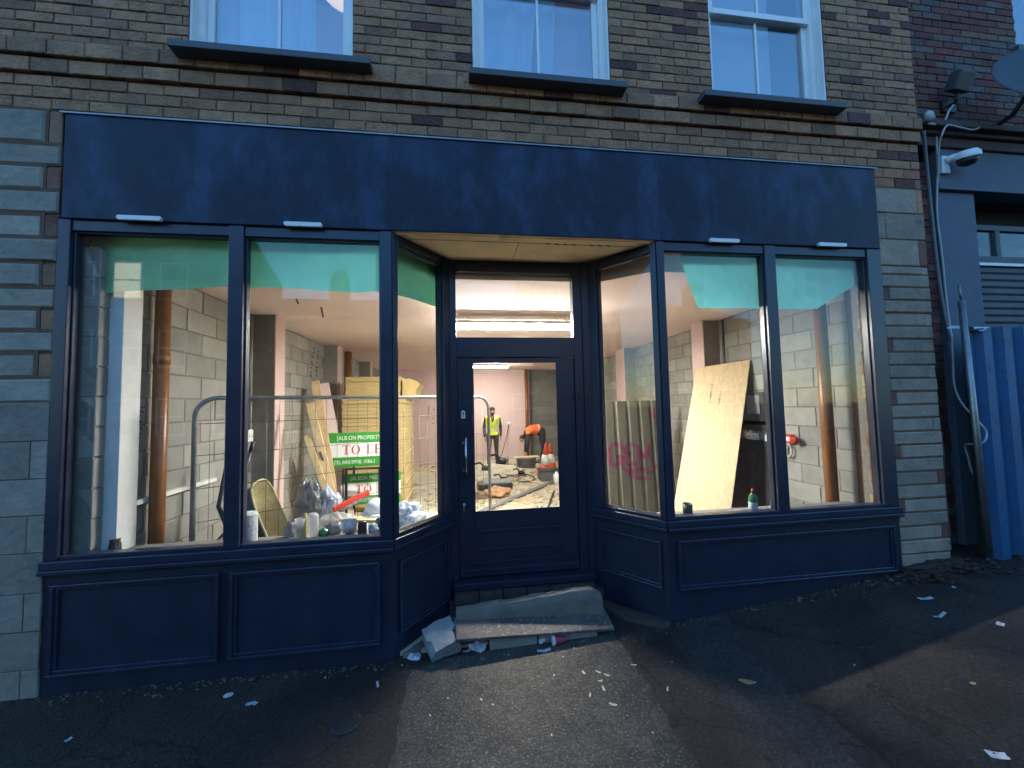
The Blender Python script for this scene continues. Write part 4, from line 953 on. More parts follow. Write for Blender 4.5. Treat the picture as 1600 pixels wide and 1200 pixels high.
# mesh fence panel
A, B = Vector((-2.16, .50, 0)), Vector((.37, 2.18, 0)); dF = (B-A); LF = dF.length; dF.normalize()
t = thing('mesh_fence_panel', 'tubular steel mesh fence panel with rounded corners standing inside the shop', 'fence panel', (A+B)/2)
def fp(s, z): p = A+dF*s; return (p.x, p.y, z)
H = 1.915; r = .16; pts = [fp(0, 0), fp(0, .6), fp(0, H-r)]+[fp(r-r*math.cos(k*math.pi/12), H-r+r*math.sin(k*math.pi/12)) for k in range(1, 7)]
pts += [fp(LF-r+r*math.sin(k*math.pi/12), H-r+r*math.cos(k*math.pi/12)) for k in range(0, 6)]+[fp(LF, H-r), fp(LF, .6), fp(LF, 0)]
w = MB(); w.tube(pts, .019, 10); w.tube([fp(0, .12), fp(LF, .12)], .016, 8); w.build('tube_frame', M['steel'], t)
M['wire'] = mat('dull_wire', (.16, .16, .15), .5, metal=.7)
w = MB(); n = int(LF/.10)
for i in range(1, n): w.tube([fp(i*LF/n, .12), fp(i*LF/n, H-.02)], .0022, 4)
for z in (.35, .62, .90, 1.17, 1.44, 1.70): w.tube([fp(0, z), fp(LF, z)], .0026, 4)
w.build('wire_mesh', M['wire'], t)

# ------------------------------------------------------------------ wheelbarrow tipped on its nose
t = thing('wheelbarrow', 'grey wheelbarrow propped on its nose with mortar crusted tray', 'wheelbarrow', (-1.75, 1.0, 0))
M['tray'] = mat('barrow_steel', (.075, .08, .085), .5, (8, .3), metal=.3); M['crust'] = mat('dried_mortar', (.52, .44, .25), .95, (9, .2), (30, .6, .01))
long_ = Vector((.36, .05, -1)).normalized(); nrm = Vector((.95, .16, .24)); nrm = (nrm-long_*nrm.dot(long_)).normalized(); wid = long_.cross(nrm)
c0 = Vector((-1.72, .95, .70))
def tray(shr, h):
    out = []
    for k in range(28):
        th = 2*math.pi*k/28; ca, sa = math.cos(th), math.sin(th)
        p_ = lambda q, e: math.copysign(abs(q)**e, q)
        out.append(c0+long_*(.47*shr*p_(ca, .62)+(.06*(1-shr)))+wid*(.30*shr*p_(sa, .62)*(1-.12*ca))-nrm*h)
    return out
w = MB(); n = 28; rings = [tray(1.0, 0), tray(.93, .09), tray(.82, .19), tray(.66, .27), tray(.3, .285), tray(.02, .285)]
w.add([p for r_ in rings for p in r_], [(i*n+k, i*n+(k+1) % n, (i+1)*n+(k+1) % n, (i+1)*n+k) for i in range(5) for k in range(n)], 0, True)
ri = [tray(.985, 0.0), tray(.91, .08), tray(.79, .175), tray(.6, .235), tray(.3, .25), tray(.02, .25)]
w.add([p for r_ in ri for p in r_], [(i*n+k, (i+1)*n+k, (i+1)*n+(k+1) % n, i*n+(k+1) % n) for i in range(5) for k in range(n)], 1, True)
w.build('tray', [M['tray'], M['crust']], t, fix=False)
w = MB(); w.tube(tray(1.005, -.004), .010, 8, closed=True); w.build('rim', M['crust'], t)
for s, lab in ((-1, 0), (1, 1)):
    w = MB(); b0 = c0+wid*(.15*s)-nrm*.30+long_*.35; b1 = c0+wid*(.21*s)-nrm*.27-long_*.40; b2 = c0+wid*(.27*s)-nrm*.16-long_*.78+Vector((.12, 0, .02))
    w.tube([b0, b1, b2], .017, 10); h = w.build('handle', M['tray'], t)
    w = MB(); w.tube([b2, b2+(b2-b1).normalized()*.10], .022, 10); w.build('grip', M['black'], h)
    w = MB(); q = c0+wid*(.17*s)-nrm*.30-long_*.05; w.tube([q-long_*.12, q-nrm*.24, q+long_*.16], .014, 8); w.build('leg', M['tray'], t)
w = MB(); wc = c0+long_*.55-nrm*.22; w.tube([wc+(long_*math.cos(a)+nrm*math.sin(a))*.13 for a in [k*math.pi/10 for k in range(20)]], .045, 10, closed=True); wh = w.build('wheel', M['black'], t)
w = MB(); w.lathe([(.095, -.02), (.095, .02)], wc, wid, 16); w.build('hub', M['tray'], wh)

# ------------------------------------------------------------------ things on the window boards
wb = .80
p = atY(383, 852, .22); t = thing('paper_roll', 'white roll of paper towel standing on the window board by the wheelbarrow', 'paper roll', (p.x, .22, wb))
w = MB(); w.lathe([(.022, .225), (.078, .225), (.080, .215), (.080, .012), (.076, 0), (.02, 0)], (p.x, .22, wb), Z, 28); w.build('roll', M['paper'], t, .0)
w = MB(); w.lathe([(.021, 0), (.021, .2265), (.019, .2265), (.019, 0)], (p.x, .22, wb), Z, 18); w.build('cardboard_core', M['wood'], t)
M['foil'] = mat('crumpled_dark_foil', (.035, .033, .035), .22, (20, .3), (60, 1.0, .02))
w = MB(); w.lathe([(.03, 0), (.036, .01), (.035, .06), (.028, .085), (.032, .10), (.0, .102)], (-2.47, .19, wb), Z, 12); tag(w.build('drinks_can', M['foil']), 'crushed dark drinks can on the window board by the white column', 'can')
p = atY(1075, 810, .19); w = MB(); w.lathe([(.0, 0), (.037, 0), (.040, .01), (.041, .115), (.036, .115), (.035, .01), (0, .012)], (p.x, .19, wb), Z, 20); tag(w.build('black_tumbler', M['black']), 'black open plastic tumbler on the window board in front of the plywood', 'tumbler')
M['bottleg'] = mat('green_bottle', (.02, .16, .055), .2, spec=.6)
t = thing('washing_up_bottle', 'green squeezy bottle with red cap on the window board by black sheet', 'bottle', (2.58, .2, wb))
w = MB(); w.lathe([(.0, 0), (.033, .0), (.036, .01), (.034, .06), (.037, .11), (.030, .145), (.014, .165), (.013, .17)], (2.58, .2, wb), Z, 20); w.build('bottle_body', M['bottleg'], t)
w = MB(); w.lathe([(.015, .168), (.015, .19), (.009, .196), (.008, .212), (0, .213)], (2.58, .2, wb), Z, 14); w.build('cap', M['redp'], t)
w = MB(); w.lathe([(.0355, .025), (.0365, .03), (.0365, .085), (.0355, .09)], (2.575, .198, wb), Z, 20); w.build('paper_label', M['cream2'] if 'cream2' in M else M['paper'], t)
a = atY(1138, 805, .17); b = atY(1176, 801, .20); a.z = b.z = wb+.018; w = MB(); w.tube([a, b], .018, 12); w.tube([b, b+(b-a).normalized()*.02], .010, 8); tag(w.build('sealant_tube', M['paper']), 'white sealant tube lying on the window board by the green bottle', 'tube')
p = atY(1205, 800, .19); w = MB(); w.lathe([(.009, 0), (.010, .05), (.004, .06), (.003, .11), (0, .112)], (p.x, .19, wb), Z, 10); tag(w.build('glue_nozzle', M['paper']), 'thin white nozzle standing beside the green bottle', 'nozzle')
w = MB(); p = atY(1092, 812, .2); w.lump((1.84, .2, wb+.012), (.07, .03, .015), 0, 4, .5, 2); tag(w.build('work_glove', M['black']), 'crumpled black work glove on the window board beside the tumbler', 'glove')
# ------------------------------------------------------------------ leaning sheets
M['ribbed'] = mat('grey_green_sheet', (.11, .104, .078), .6, (4, .2), (20, .15), dark=(4, .62, (.08, .07, .05))); M['spray'] = mat('magenta_spray', (.17, .028, .07), .8)
t = thing('ribbed_metal_sheet', 'grey ribbed metal sheet with magenta graffiti leaning inside the angled window', 'metal sheet', (2.2, 1.4, 0))
PA = Vector((2.07, 2.75, 0)); PB = Vector((3.56, 3.15, 0)); pd = (PB-PA).normalized(); pn = Vector((pd.y, -pd.x, 0)); LP = (PB-PA).length; lean = .09
KS = LP/1.246
def rib(s, z):
    q = (s % .24)/.24; d = 0 if q < .58 else (min(1, (q-.58)/.07) if q < .72 else (1 if q < .86 else max(0, 1-(q-.86)/.07)))
    return PA+pd*s-pn*(lean*z/1.8+.022*d)+Vector((0, 0, z))
w = MB()
for off in (0, .003): w.grid(lambda a, b: tuple(rib(a*LP, 1.83*b)-pn*off), 150, 6, smooth=False)
w.build('sheet', M['ribbed'], t)
w = MB(); w.tube([rib(0, .0)+pn*.004, rib(0, 1.2)+pn*.004-pd*.015, rib(0, 1.85)+pn*.004], .010, 8); w.build('edge_trim', M['steel'], t)
w = MB()
def ribbon(mb, st, wd):
    P = [Vector((s*KS, 1.8+(z-1.8)*KS)) for s, z in st]; out = []
    for i in range(len(P)-1):
        p0, p1, p2, p3 = P[max(i-1, 0)], P[i], P[i+1], P[min(i+2, len(P)-1)]
        for k in range(8):
            t_ = k/8; out.append(.5*((2*p1)+(p2-p0)*t_+(2*p0-5*p1+4*p2-p3)*t_*t_+(3*p1-p0-3*p2+p3)*t_**3))
    out.append(P[-1]); vs = []; n_ = len(out)
    for i, p in enumerate(out):
        d = (out[min(i+1, n_-1)]-out[max(i-1, 0)]).normalized(); e = Vector((-d.y, d.x))*wd*(.8+.5*mnoise.noise(Vector((p.x*9, p.y*9, 0))))
        for q in (-1, 0, 1): vs.append(rib(p.x+e.x*q, p.y+e.y*q)+pn*(.004+.0004*(i % 7)))
    mb.add(vs, [(3*i+j, 3*i+j+1, 3*i+j+4, 3*i+j+3) for i in range(n_-1) for j in (0, 1)], 0, True)
strokes = [[(.42, 1.20), (.36, 1.27), (.24, 1.25), (.19, 1.12), (.25, 1.02), (.36, 1.03), (.41, 1.10), (.30, 1.12)], [(.62, 1.24), (.50, 1.26), (.45, 1.16), (.55, 1.14), (.45, 1.10), (.48, 1.0), (.62, 1.02)],
           [(.66, 1.0), (.68, 1.22), (.76, 1.08), (.84, 1.22), (.88, 1.0)], [(.40, .98), (.50, .90), (.66, .94), (.84, .88), (.95, .96)], [(.50, .96), (.58, .84), (.78, .80)]]
for st in strokes: ribbon(w, st, .034)
w.build('graffiti', M['spray'], t)
w = MB()
for st in ([(.90, 1.70), (.98, 1.60), (1.10, 1.68), (1.12, 1.52), (1.0, 1.50)], [(1.0, 1.05), (1.08, .9), (1.1, 1.1), (1.15, .8)]): ribbon(w, st, .022)
w.build('graffiti_tag', M['spray'], t)
# plywood leaning, tilted
tl, tr, br, bl = atY(1088, 575, 2.22), atY(1172, 562, 1.66), atY(1133, 808, 1.36), atY(1050, 808, 1.92)
bl2 = bl+(bl-tl)*(bl.z/(tl.z-bl.z)); br2 = tr+(bl2-tl)
nrm_ = (tr-tl).cross(bl2-tl).normalized(); nrm_ = nrm_ if nrm_.y < 0 else -nrm_
t = thing('plywood_board', 'tall pale plywood board leaning at a tilt with black handwriting', 'plywood', (bl2+br2)/2)
w = MB(); f4 = [tl, tr, br2, bl2]; w.add(f4+[p-nrm_*.018 for p in f4], [(0, 1, 2, 3), (7, 6, 5, 4), (0, 4, 5, 1), (1, 5, 6, 2), (2, 6, 7, 3), (3, 7, 4, 0)])
M['plyg'] = mat('grained_ply', (.70, .53, .31), .6, (3, .08)); 
nn = M['plyg'].node_tree.nodes; ll = M['plyg'].node_tree.links
tcx = nn.new("ShaderNodeTexCoord"); mp = nn.new("ShaderNodeMapping"); wv = nn.new("ShaderNodeTexNoise"); mp.inputs["Scale"].default_value = (26, 26, .7); mp.inputs["Rotation"].default_value = (0, R_(12), 0); wv.inputs["Scale"].default_value = 1.5; wv.inputs["Detail"].default_value = 5
mr = nn.new("ShaderNodeMapRange"); mr.inputs[1].default_value = .35; mr.inputs[2].default_value = .65; mr.inputs[3].default_value = .86; mr.inputs[4].default_value = 1.06
mxx = nn.new("ShaderNodeMix"); mxx.data_type = 'RGBA'; mxx.blend_type = 'MULTIPLY'; mxx.inputs[0].default_value = 1; mxx.inputs[6].default_value = (.70, .53, .31, 1)
ll.new(tcx.outputs["Object"], mp.inputs[0]); ll.new(mp.outputs[0], wv.inputs["Vector"]); ll.new(wv.outputs[0], mr.inputs[0]); ll.new(mr.outputs[0], mxx.inputs[7]); ll.new(mxx.outputs[2], nn["Principled BSDF"].inputs["Base Color"])
w.build('board', M['plyg'], t)
w = MB(); ux = (tl-bl2).normalized(); uy = nrm_.cross(ux)
scribble(w, tl.lerp(tr, .40)-ux*.56+nrm_*.002, ux, uy, 8, .036, 0, 31, .0035); scribble(w, tl.lerp(tr, .58)-ux*.60+nrm_*.002, ux, uy, 7, .036, 0, 33, .0035); w.build('handwriting', M['ink'], t)
# black sheet material leaning on the wall
M['membrane'] = mat('black_membrane', (.022, .021, .024), .4, (5, .3), (7, .4, .03))
w = MB()
def mem(a, b): return (3.80-.22*(1-b)**1.2+.02*mnoise.noise(Vector((a*5, b*3, 2))), 1.22+1.1*a, 1.28*b)
w.grid(mem, 24, 16); w.grid(lambda a, b: tuple(Vector(mem(a, b))+Vector((.01, 0, 0))), 24, 16); tag(w.build('black_sheet', M['membrane']), 'black damp proof sheet propped on the block wall behind the plywood', 'sheet')
w = MB(); w.box(3.80, 1.26, 1.40, 3.835, 2.14, 1.90); o = w.build('board', M['membrane'], bevel=.004); tag(o, 'dark square board fixed on the block wall above the white trunking', 'board'); o.name = 'backing_board'
w = MB(); w.box(3.79, 1.50, 1.62, 3.799, 1.72, 1.86); M['greyp'] = mat('grey_paper', (.16, .18, .2), .5); tag(w.build('notice', M['greyp']), 'small grey notice fixed on the dark square board', 'notice')

# ------------------------------------------------------------------ planks leaning by the block wall
def plank(label, u0, v0, y0_, u1, v1, y1_, wd, th, m, name='timber_plank', side=None):
    a = atY(u0, v0, y0_); b = atY(u1, v1, y1_); d = (b-a).normalized()
    if b.z > 0: b = b+d*(b.z/-d.z) if d.z < -.05 else b
    w = MB(); w.bar(a, b, wd, th, side or (.25, -1, .1)); return tag(w.build(name, m, bevel=.003), label, 'timber')
M['wood2'] = mat('pale_timber', (.62, .46, .25), .7, (9, .2)); M['woodd'] = mat('dark_timber', (.16, .10, .06), .7, (9, .2))
plank('tall pale timber plank leaning by the wall, topmost yellow edge of the bundle', 484, 630, 2.25, 512, 745, 1.9, .09, .03, M['wood2'])
plank('yellow timber plank leaning with its end behind the red saw', 493, 596, 2.5, 524, 790, 2.05, .10, .035, M['wood'])
plank('short pale timber offcut leaning low between the planks', 479, 680, 2.1, 510, 770, 1.75, .07, .03, M['wood2'])
plank('long dark timber lath crossing in front of the pink plasterboard strip', 500, 706, 2.0, 530, 796, 1.8, .03, .025, M['woodd'])
plank('wide pink plasterboard strip leaning behind the planks', 500, 600, 3.6, 536, 790, 3.2, .26, .0125, M['pink'], 'plasterboard_strip')
plank('broad pale board offcut standing low beside the leaning planks', 500, 755, 2.2, 516, 800, 2.0, .16, .018, M['wood'])

# ------------------------------------------------------------------ yellow insulation stack
M['insul'] = mat('insulation_foam', (.54, .40, .17), .75, (5, .10), (40, .3)); M['foilf'] = mat('pale_foil_edge', (.70, .58, .33), .5)
rg = random.Random(2)
w = MB(); w.box(-1.05/2-.0, -.6, 0, 1.05/2, .6, .056, 0); w.box(-1.052/2, -.602, .056, 1.052/2, .602, .059, 1)
proto = tag(w.build('insulation_board', [M['insul'], M['foilf']], origin=(0, 0, 0)), 'yellow foam insulation board lying flat in the tall stack behind the green and white signs', 'insulation board', 'insulation boards stacked behind the signs')
z = .10; first = True
while z < 1.97:
    o = proto if first else dup(proto, (0, 0, 0)); first = False
    o.location = (-1.50+rg.uniform(-.012, .012), 4.63+rg.uniform(-.02, .02), z); o.rotation_euler = (0, 0, rg.uniform(-.006, .006)); z += .0635
w = MB(); w.box(-.46, -.55, 0, .46, .55, .078, 0); w.box(-.462, -.552, .078, .462, .552, .082, 1)
p2_ = tag(w.build('insulation_board', [M['insul'], M['foilf']], origin=(0, 0, 0)), 'thick yellow insulation board in the smaller bundle on top of the tall stack', 'insulation board', 'thick insulation boards on top of the stack')
z += .01
for k in range(4):
    o = p2_ if k == 0 else dup(p2_, (0, 0, 0)); o.location = (-1.52+rg.uniform(-.012, .012), 4.62+rg.uniform(-.02, .02), z); o.rotation_euler = (0, 0, rg.uniform(-.01, .01)); z += .084
w = MB(); w.prism([(-1.03, 2.0), (-.80, 2.0), (-.80, 2.10), (-.73, 2.22), (-.80, 2.28), (-.90, 2.32), (-1.03, 2.30)], 4.15, 5.1, 1); tag(w.build('insulation_offcut', M['insul'], bevel=.004), 'chunky yellow insulation offcut beside the top bundle of the stack', 'insulation offcut')
for y in (4.2, 5.05):
    w = MB(); w.box(-2.0, y-.05, 0, -1.0, y+.05, .098); tag(w.build('timber_bearer', M['wood']), 'timber bearer under the insulation stack, the one %s' % ('towards the window' if y < 4.5 else 'towards the far wall'), 'timber')

# ------------------------------------------------------------------ letting boards on a dark metal stand
M['sgreen'] = mat('sign_green', (.035, .30, .03), .4); M['swhite'] = mat('sign_white', (.80, .80, .78), .4); M['sred'] = mat('sign_red', (.42, .05, .035), .45)
def serif(mb, ch, o, ux, uy, h, mi):
    o, ux, uy = Vector(o), Vector(ux), Vector(uy); n_ = ux.cross(uy); t_ = .15*h; s = .05*h
    def R(x0, y0, x1, y1):
        c = o+ux*((x0+x1)/2)+uy*((y0+y1)/2)+n_*.0012; mb.obox(c, (ux, uy, n_), (abs(x1-x0)/2, abs(y1-y0)/2, .0008), mi)
    if ch == 'T': R(.32*h, s, .32*h+t_, h); R(0, h-.06*h, .8*h, h); R(0, .74*h, .05*h, h-.06*h); R(.75*h, .74*h, .8*h, h-.06*h); R(.2*h, 0, .6*h, s); return .9*h
    if ch == 'L': R(.1*h, 0, .1*h+t_, h-s); R(0, h-s, .36*h, h); R(0, 0, .1*h, s); R(.1*h+t_, 0, .68*h, .06*h); R(.63*h, .06*h, .68*h, .28*h); return .78*h
    if ch == 'E': R(.1*h, s, .1*h+t_, h-s); R(0, h-s, .68*h, h); R(0, 0, .72*h, s); R(.1*h+t_, .48*h, .5*h, .53*h); R(.46*h, .38*h, .5*h, .63*h); R(.63*h, h-.25*h, .68*h, h-s); R(.67*h, s, .72*h, .28*h); return .82*h
    if ch == 'O':
        vs = []; N = 28
        for k in range(N):
            a = 2*math.pi*k/N
            for rx, ry in ((.44*h, .51*h), (.28*h, .46*h)): vs.append(o+ux*(.44*h+rx*math.cos(a))+uy*(.5*h+ry*math.sin(a))+n_*.002)
        mb.add(vs, [(2*k, 2*((k+1) % N), 2*((k+1) % N)+1, 2*k+1) for k in range(N)], mi); return .98*h
    return .5*h
def letting_sign(label, tl, W, Hh, ux):
    tl = Vector(tl); ux = Vector(ux).normalized(); uy = Vector((0, .10, 1)).normalized(); n_ = ux.cross(uy)
    t = thing('letting_sign', label, 'sign', tl-uy*Hh)
    def band(v0, v1, m, name):
        w = MB(); c = tl+ux*(W/2)-uy*((v0+v1)/2*Hh); w.obox(c, (ux, uy, n_), (W/2, (v1-v0)/2*Hh, .004)); w.build(name, M[m], t)
    band(0, .30, 'sgreen', 'header_band'); band(.30, .72, 'swhite', 'middle_band'); band(.72, 1, 'sgreen', 'footer_band')
    w = MB(); o = tl+n_*.0045
    text_mb(w, "(ALBION PROPERTY", .17*Hh, o+ux*(.15*W)-uy*(.215*Hh), ux, uy, 0, .002, .82)
    text_mb(w, "(TEL: 01843 597902 - 07866 2", .15*Hh, o+ux*(.12*W)-uy*(.915*Hh), ux, uy, 0, .002, .62)
    w.build('lettering', M['swhite'], t)
    w = MB(); x = .24*W; h = .27*Hh
    for ch in "TO LET": x += serif(w, ch, o+ux*x-uy*(.64*Hh), ux, uy, h, 0)*1.05
    w.build('red_lettering', M['sred'], t)
SX = Vector((1, .06, 0))
letting_sign('green and white letting sign with red capitals propped on the dark metal stand', atY(511, 677, 3.05), .92, .50, SX)
letting_sign('second letting sign with red capitals standing low behind the dark metal stand', atY(534, 741, 3.20), .86, .46, SX)
t = thing('metal_stand', 'dark metal frame stand in front of the lower letting sign', 'stand', (-1.42, 3.0, 0))
w = MB(); a, b = atY(541, 733, 2.98), atY(593, 731, 2.98); zt = a.z
for p in (a, b):
    for dy in (0, .42): w.box(p.x-.016, 2.98+dy-.016, 0, p.x+.016, 2.98+dy+.016, zt-.016)
for dy in (0, .42): w.box(a.x-.016, 2.98+dy-.016, zt-.016, b.x+.016, 2.98+dy+.016, zt+.014)
w.box(a.x-.05, 2.965, 0, a.x-.034, 2.995, zt); 
for p in (a, b): w.box(p.x-.014, 2.998, .35, p.x+.014, 3.382, .375)
M['dmetal'] = mat('dark_metal', (.05, .05, .052), .4, metal=.6); w.build('frame', M['dmetal'], t)

# ------------------------------------------------------------------ bench top heaped with tools, bags and cups
t = thing('work_bench', 'rough board bench behind the glass heaped with bags and tools', 'bench', (-1.0, .95, 0))
BZ = .60
w = MB(); w.prism([(-1.5, .42), (-.55, .42), (-.18, .95), (-.18, 1.6), (-1.5, 1.6)], BZ-.03, BZ-.004, 2); w.build('bench_top', M['ply'], t, .003)
for x in (-1.42, -.5):
    for y in (.5, 1.52): w = MB(); w.box(x-.025, y-.025, 0, x+.025, y+.025, BZ-.03); w.build('leg', M['wood'], t)
M['bag'] = sheet_mat('grey_plastic_bag', (.30, .31, .32), .4, .9, (6, .35), .25); M['bluebag'] = sheet_mat('blue_white_plastic', (.50, .57, .68), .35, .9, (5, .3), .25); M['clearbag'] = sheet_mat('clear_plastic', (.62, .62, .58), .5, .55, (6, .25), .15); M['greyfoam'] = mat('grey_foam', (.30, .30, .28), .9, (8, .2), (40, .5))
def heap(name, c, r, m, label, cat, seed, amp=.45, flat=-.45, sub=4, freq=1.9, rot=0):
    w = MB(); w.lump(c, r, 0, seed, amp, sub, freq, True, None, r[2]*flat); return tag(w.build(name, m), label, cat)
def bz(u, v, y): p = atY(u, v, y); return p
def bag(c, r, m, label, seed, freq=2.4, amp=.5):
    bm = bmesh.new(); bmesh.ops.create_icosphere(bm, subdivisions=5, radius=1); vs = []
    for v in bm.verts:
        q = v.co*freq+Vector((seed*3.7, seed*1.9, seed)); k = .62+amp*1.1*(.5-abs(mnoise.noise(q*.6)))+amp*.55*(.35-abs(mnoise.noise(q*1.3)))+amp*.22*(.3-abs(mnoise.noise(q*2.9)))
        p = v.co*k; vs.append((c[0]+p.x*r[0], c[1]+p.y*r[1], max(c[2]+p.z*r[2], BZ-.003)))
    bm.verts.index_update(); fs = [tuple(v.index for v in f.verts) for f in bm.faces]; bm.free()
    w = MB(); w.add(vs, fs, 0, True); return tag(w.build('plastic_bag', m), label, 'bag')
c = atY(482, 785, 1.25); bag((c.x, 1.25, BZ+.22), (.15, .14, .30), M['bag'], 'dark grey crumpled plastic bag heaped tallest beside the planks', 3)
c = atY(508, 790, 1.3); bag((c.x, 1.35, BZ+.16), (.17, .15, .24), M['bluebag'], 'bluish clear plastic bag slumped next to the grey bag', 9)
c = atY(520, 822, .75); bag((c.x, .85, BZ+.09), (.22, .14, .16), M['clearbag'], 'pale see-through plastic bag spread low at the bench front', 14)
c = atY(635, 820, 1.1); bag((c.x, 1.12, BZ+.06), (.22, .22, .20), M['bluebag'], 'blue and white plastic sack on the bench end behind the angled bay glass', 21)
w = MB(); c = atY(570, 825, .85); w.obox((c.x+.04, .88, BZ+.055), ((1, .12, 0), (-.12, 1, 0), Z), (.26, .20, .055)); tag(w.build('foam_slab', M['greyfoam'], bevel=.02), 'grey foam slab lying on the bench under the timber offcuts', 'foam slab')
w = MB(); a = atY(520, 803, 1.0); b = atY(600, 806, .95); w.bar((a.x, 1.0, BZ+.125), (b.x, .92, BZ+.125), .07, .022); tag(w.build('timber_offcut', M['wood2'], bevel=.002), 'flat timber offcut laid across the grey foam slab', 'timber')
# hard hat
t = thing('hard_hat', 'white hard hat resting on the timber offcut at the bench', 'hard hat', (-.84, 1.12, BZ+.14)); c = atY(588, 803, 1.12)
w = MB(); w.lathe([(.115, 0), (.118, .03), (.105, .075), (.075, .115), (.035, .138), (0, .142)], (c.x, 1.12, BZ+.145), Z, 24); w.build('shell', M['swhite'], t)
w = MB(); w.lathe([(.112, .0), (.135, -.004), (.137, .004), (.112, .012)], (c.x, 1.10, BZ+.145), Z, 24); w.build('brim', M['swhite'], t)
w = MB(); w.tube([(c.x+.10*math.sin(a_), 1.12, BZ+.15+.135*math.cos(a_)*1.04) for a_ in [-.9+.2*k for k in range(10)]], .008, 6); w.build('ridge', M['swhite'], t)
# red saw
t = thing('hand_saw', 'red handled saw in a red case lying slanted against the bench heap', 'saw', atY(550, 790, 1.35)); M['saw'] = mat('bright_red_plastic', (.75, .06, .03), .35)
a = atY(522, 799, 1.2); b = atY(576, 769, 1.5); d = (b-a).normalized(); up = Vector((-.35, -.3, 1)); w = MB()
w.bar(a, a.lerp(b, .72), .035, .085, up); w.bar(a.lerp(b, .55), b, .04, .06, up); w.build('case', M['saw'], t, .008)
w = MB(); w.bar(a.lerp(b, .05)+Vector((0, -.03, -.02)), a.lerp(b, .95)+Vector((0, -.03, -.035)), .008, .03, up); w.build('blade', M['chrome'], t)
w = MB(); w.tube([b+Vector((-.06, -.03, -.02)), b+Vector((.04, -.03, -.05)), b+Vector((.12, -.03, -.07))], .006, 6); w.build('rod', M['chrome'], t)
for lab, u, y, h, hh, m in (('yellow plastic bottle standing among the cloudy cups on the window board', 477, .30, .02, .20, 'hiv'), ('small brown cardboard box pushed against the grey foam slab', 548, .62, .0, .14, 'card')):
    c = atY(u, 840, y); w = MB()
    if m == 'hiv':
        M['ylw'] = mat('yellow_plastic', (.55, .42, .05), .4); w.lathe([(0, 0), (.028, 0), (.03, .01), (.03, .12), (.012, .15), (.012, .18), (0, .18)], (c.x, y, wb), Z, 14); tag(w.build('plastic_bottle', M['ylw']), lab, 'bottle')
    else:
        M['card'] = mat('brown_card', (.33, .22, .12), .85, (9, .2)); w.obox((c.x, y, BZ+hh/2), ((1, .3, 0), (-.3, 1, 0), Z), (.09, .06, hh/2)); tag(w.build('cardboard_box', M['card'], bevel=.004), lab, 'box')
# cups, mask, cans close to the glass
def vessel(name, u, v, y, prof, m, label, cat, z=None):
    c = atY(u, v, y); zz = BZ if z is None else z; w = MB(); w.lathe(prof, (c.x, y, zz), Z, 18); return tag(w.build(name, M[m]), label, cat)
cup = [(0, 0), (.028, 0), (.038, .11), (.040, .112), (.036, .11), (.026, .006), (0, .006)]
M['clear'] = sheet_mat('clear_cup', (.7, .7, .7), .5, .6, (6, .1), .2)
vessel('plastic_cup', 468, 850, .27, [(0, 0), (.03, 0), (.022, .07), (.036, .15), (.038, .15), (.03, .08), (0, .01)], 'clear', 'cloudy plastic cup beside the wheelbarrow on the window board', 'cup', wb)
vessel('plastic_cup', 488, 848, .25, [(0, 0), (.042, 0), (.044, .17), (.042, .175), (.03, .19), (0, .19)], 'clear', 'tall cloudy plastic tub next to the yellow marked cup', 'tub', wb)
vessel('drinks_can', 566, 842, .24, [(0, 0), (.030, 0), (.034, .006), (.034, .10), (.029, .112), (0, .113)], 'black', 'black drinks can on the window board beside the dust masks', 'can', wb)
w = MB(); c = atY(505, 846, .28); w.lump((c.x, .28, wb+.03), (.04, .035, .035), 0, 6, .4, 3); tag(w.build('green_packet', M['bottleg']), 'crumpled green packet on the window board beside the cloudy tub', 'packet')
w = MB(); c = atY(545, 838, .26); w.grid(lambda a, b: (c.x-.055+.11*a, .28-.05*math.sin(math.pi*a)*math.sin(math.pi*min(1, b*1.1))-.01*mnoise.noise(Vector((a*6, b*6, 0))), wb+.015+.11*b), 14, 12); w.lump((c.x, .30, wb+.035), (.055, .03, .035), 0, 4, .3, 3); tag(w.build('dust_mask', M['paper']), 'white moulded dust mask propped on the window board', 'dust mask')
w = MB(); c = atY(583, 838, .26); w.lump((c.x, .27, wb+.04), (.04, .03, .045), 0, 12, .35, 3); tag(w.build('crumpled_paper', M['paper']), 'crumpled white paper ball beside the black drinks can', 'paper')
w = MB(); c = atY(592, 836, .3); w.lump((c.x, .32, wb+.05), (.035, .03, .06), 0, 17, .3, 3); tag(w.build('green_packet', M['bottleg']), 'green packet standing in the corner by the bay post', 'packet')
w = MB(); c = atY(520, 842, .3); w.lump((c.x, .34, wb+.045), (.06, .04, .045), 0, 19, .5, 3); tag(w.build('plastic_scrap', M['bag']), 'pale crumpled plastic scrap between the green packet and the mask', 'plastic scrap')
w = MB(); c = atY(452, 845, .3); w.lump((c.x, .33, wb+.05), (.045, .04, .07), 0, 23, .4, 3); tag(w.build('plastic_scrap', M['bag']), 'yellowish plastic wrapping right beside the wheelbarrow rim', 'plastic scrap')
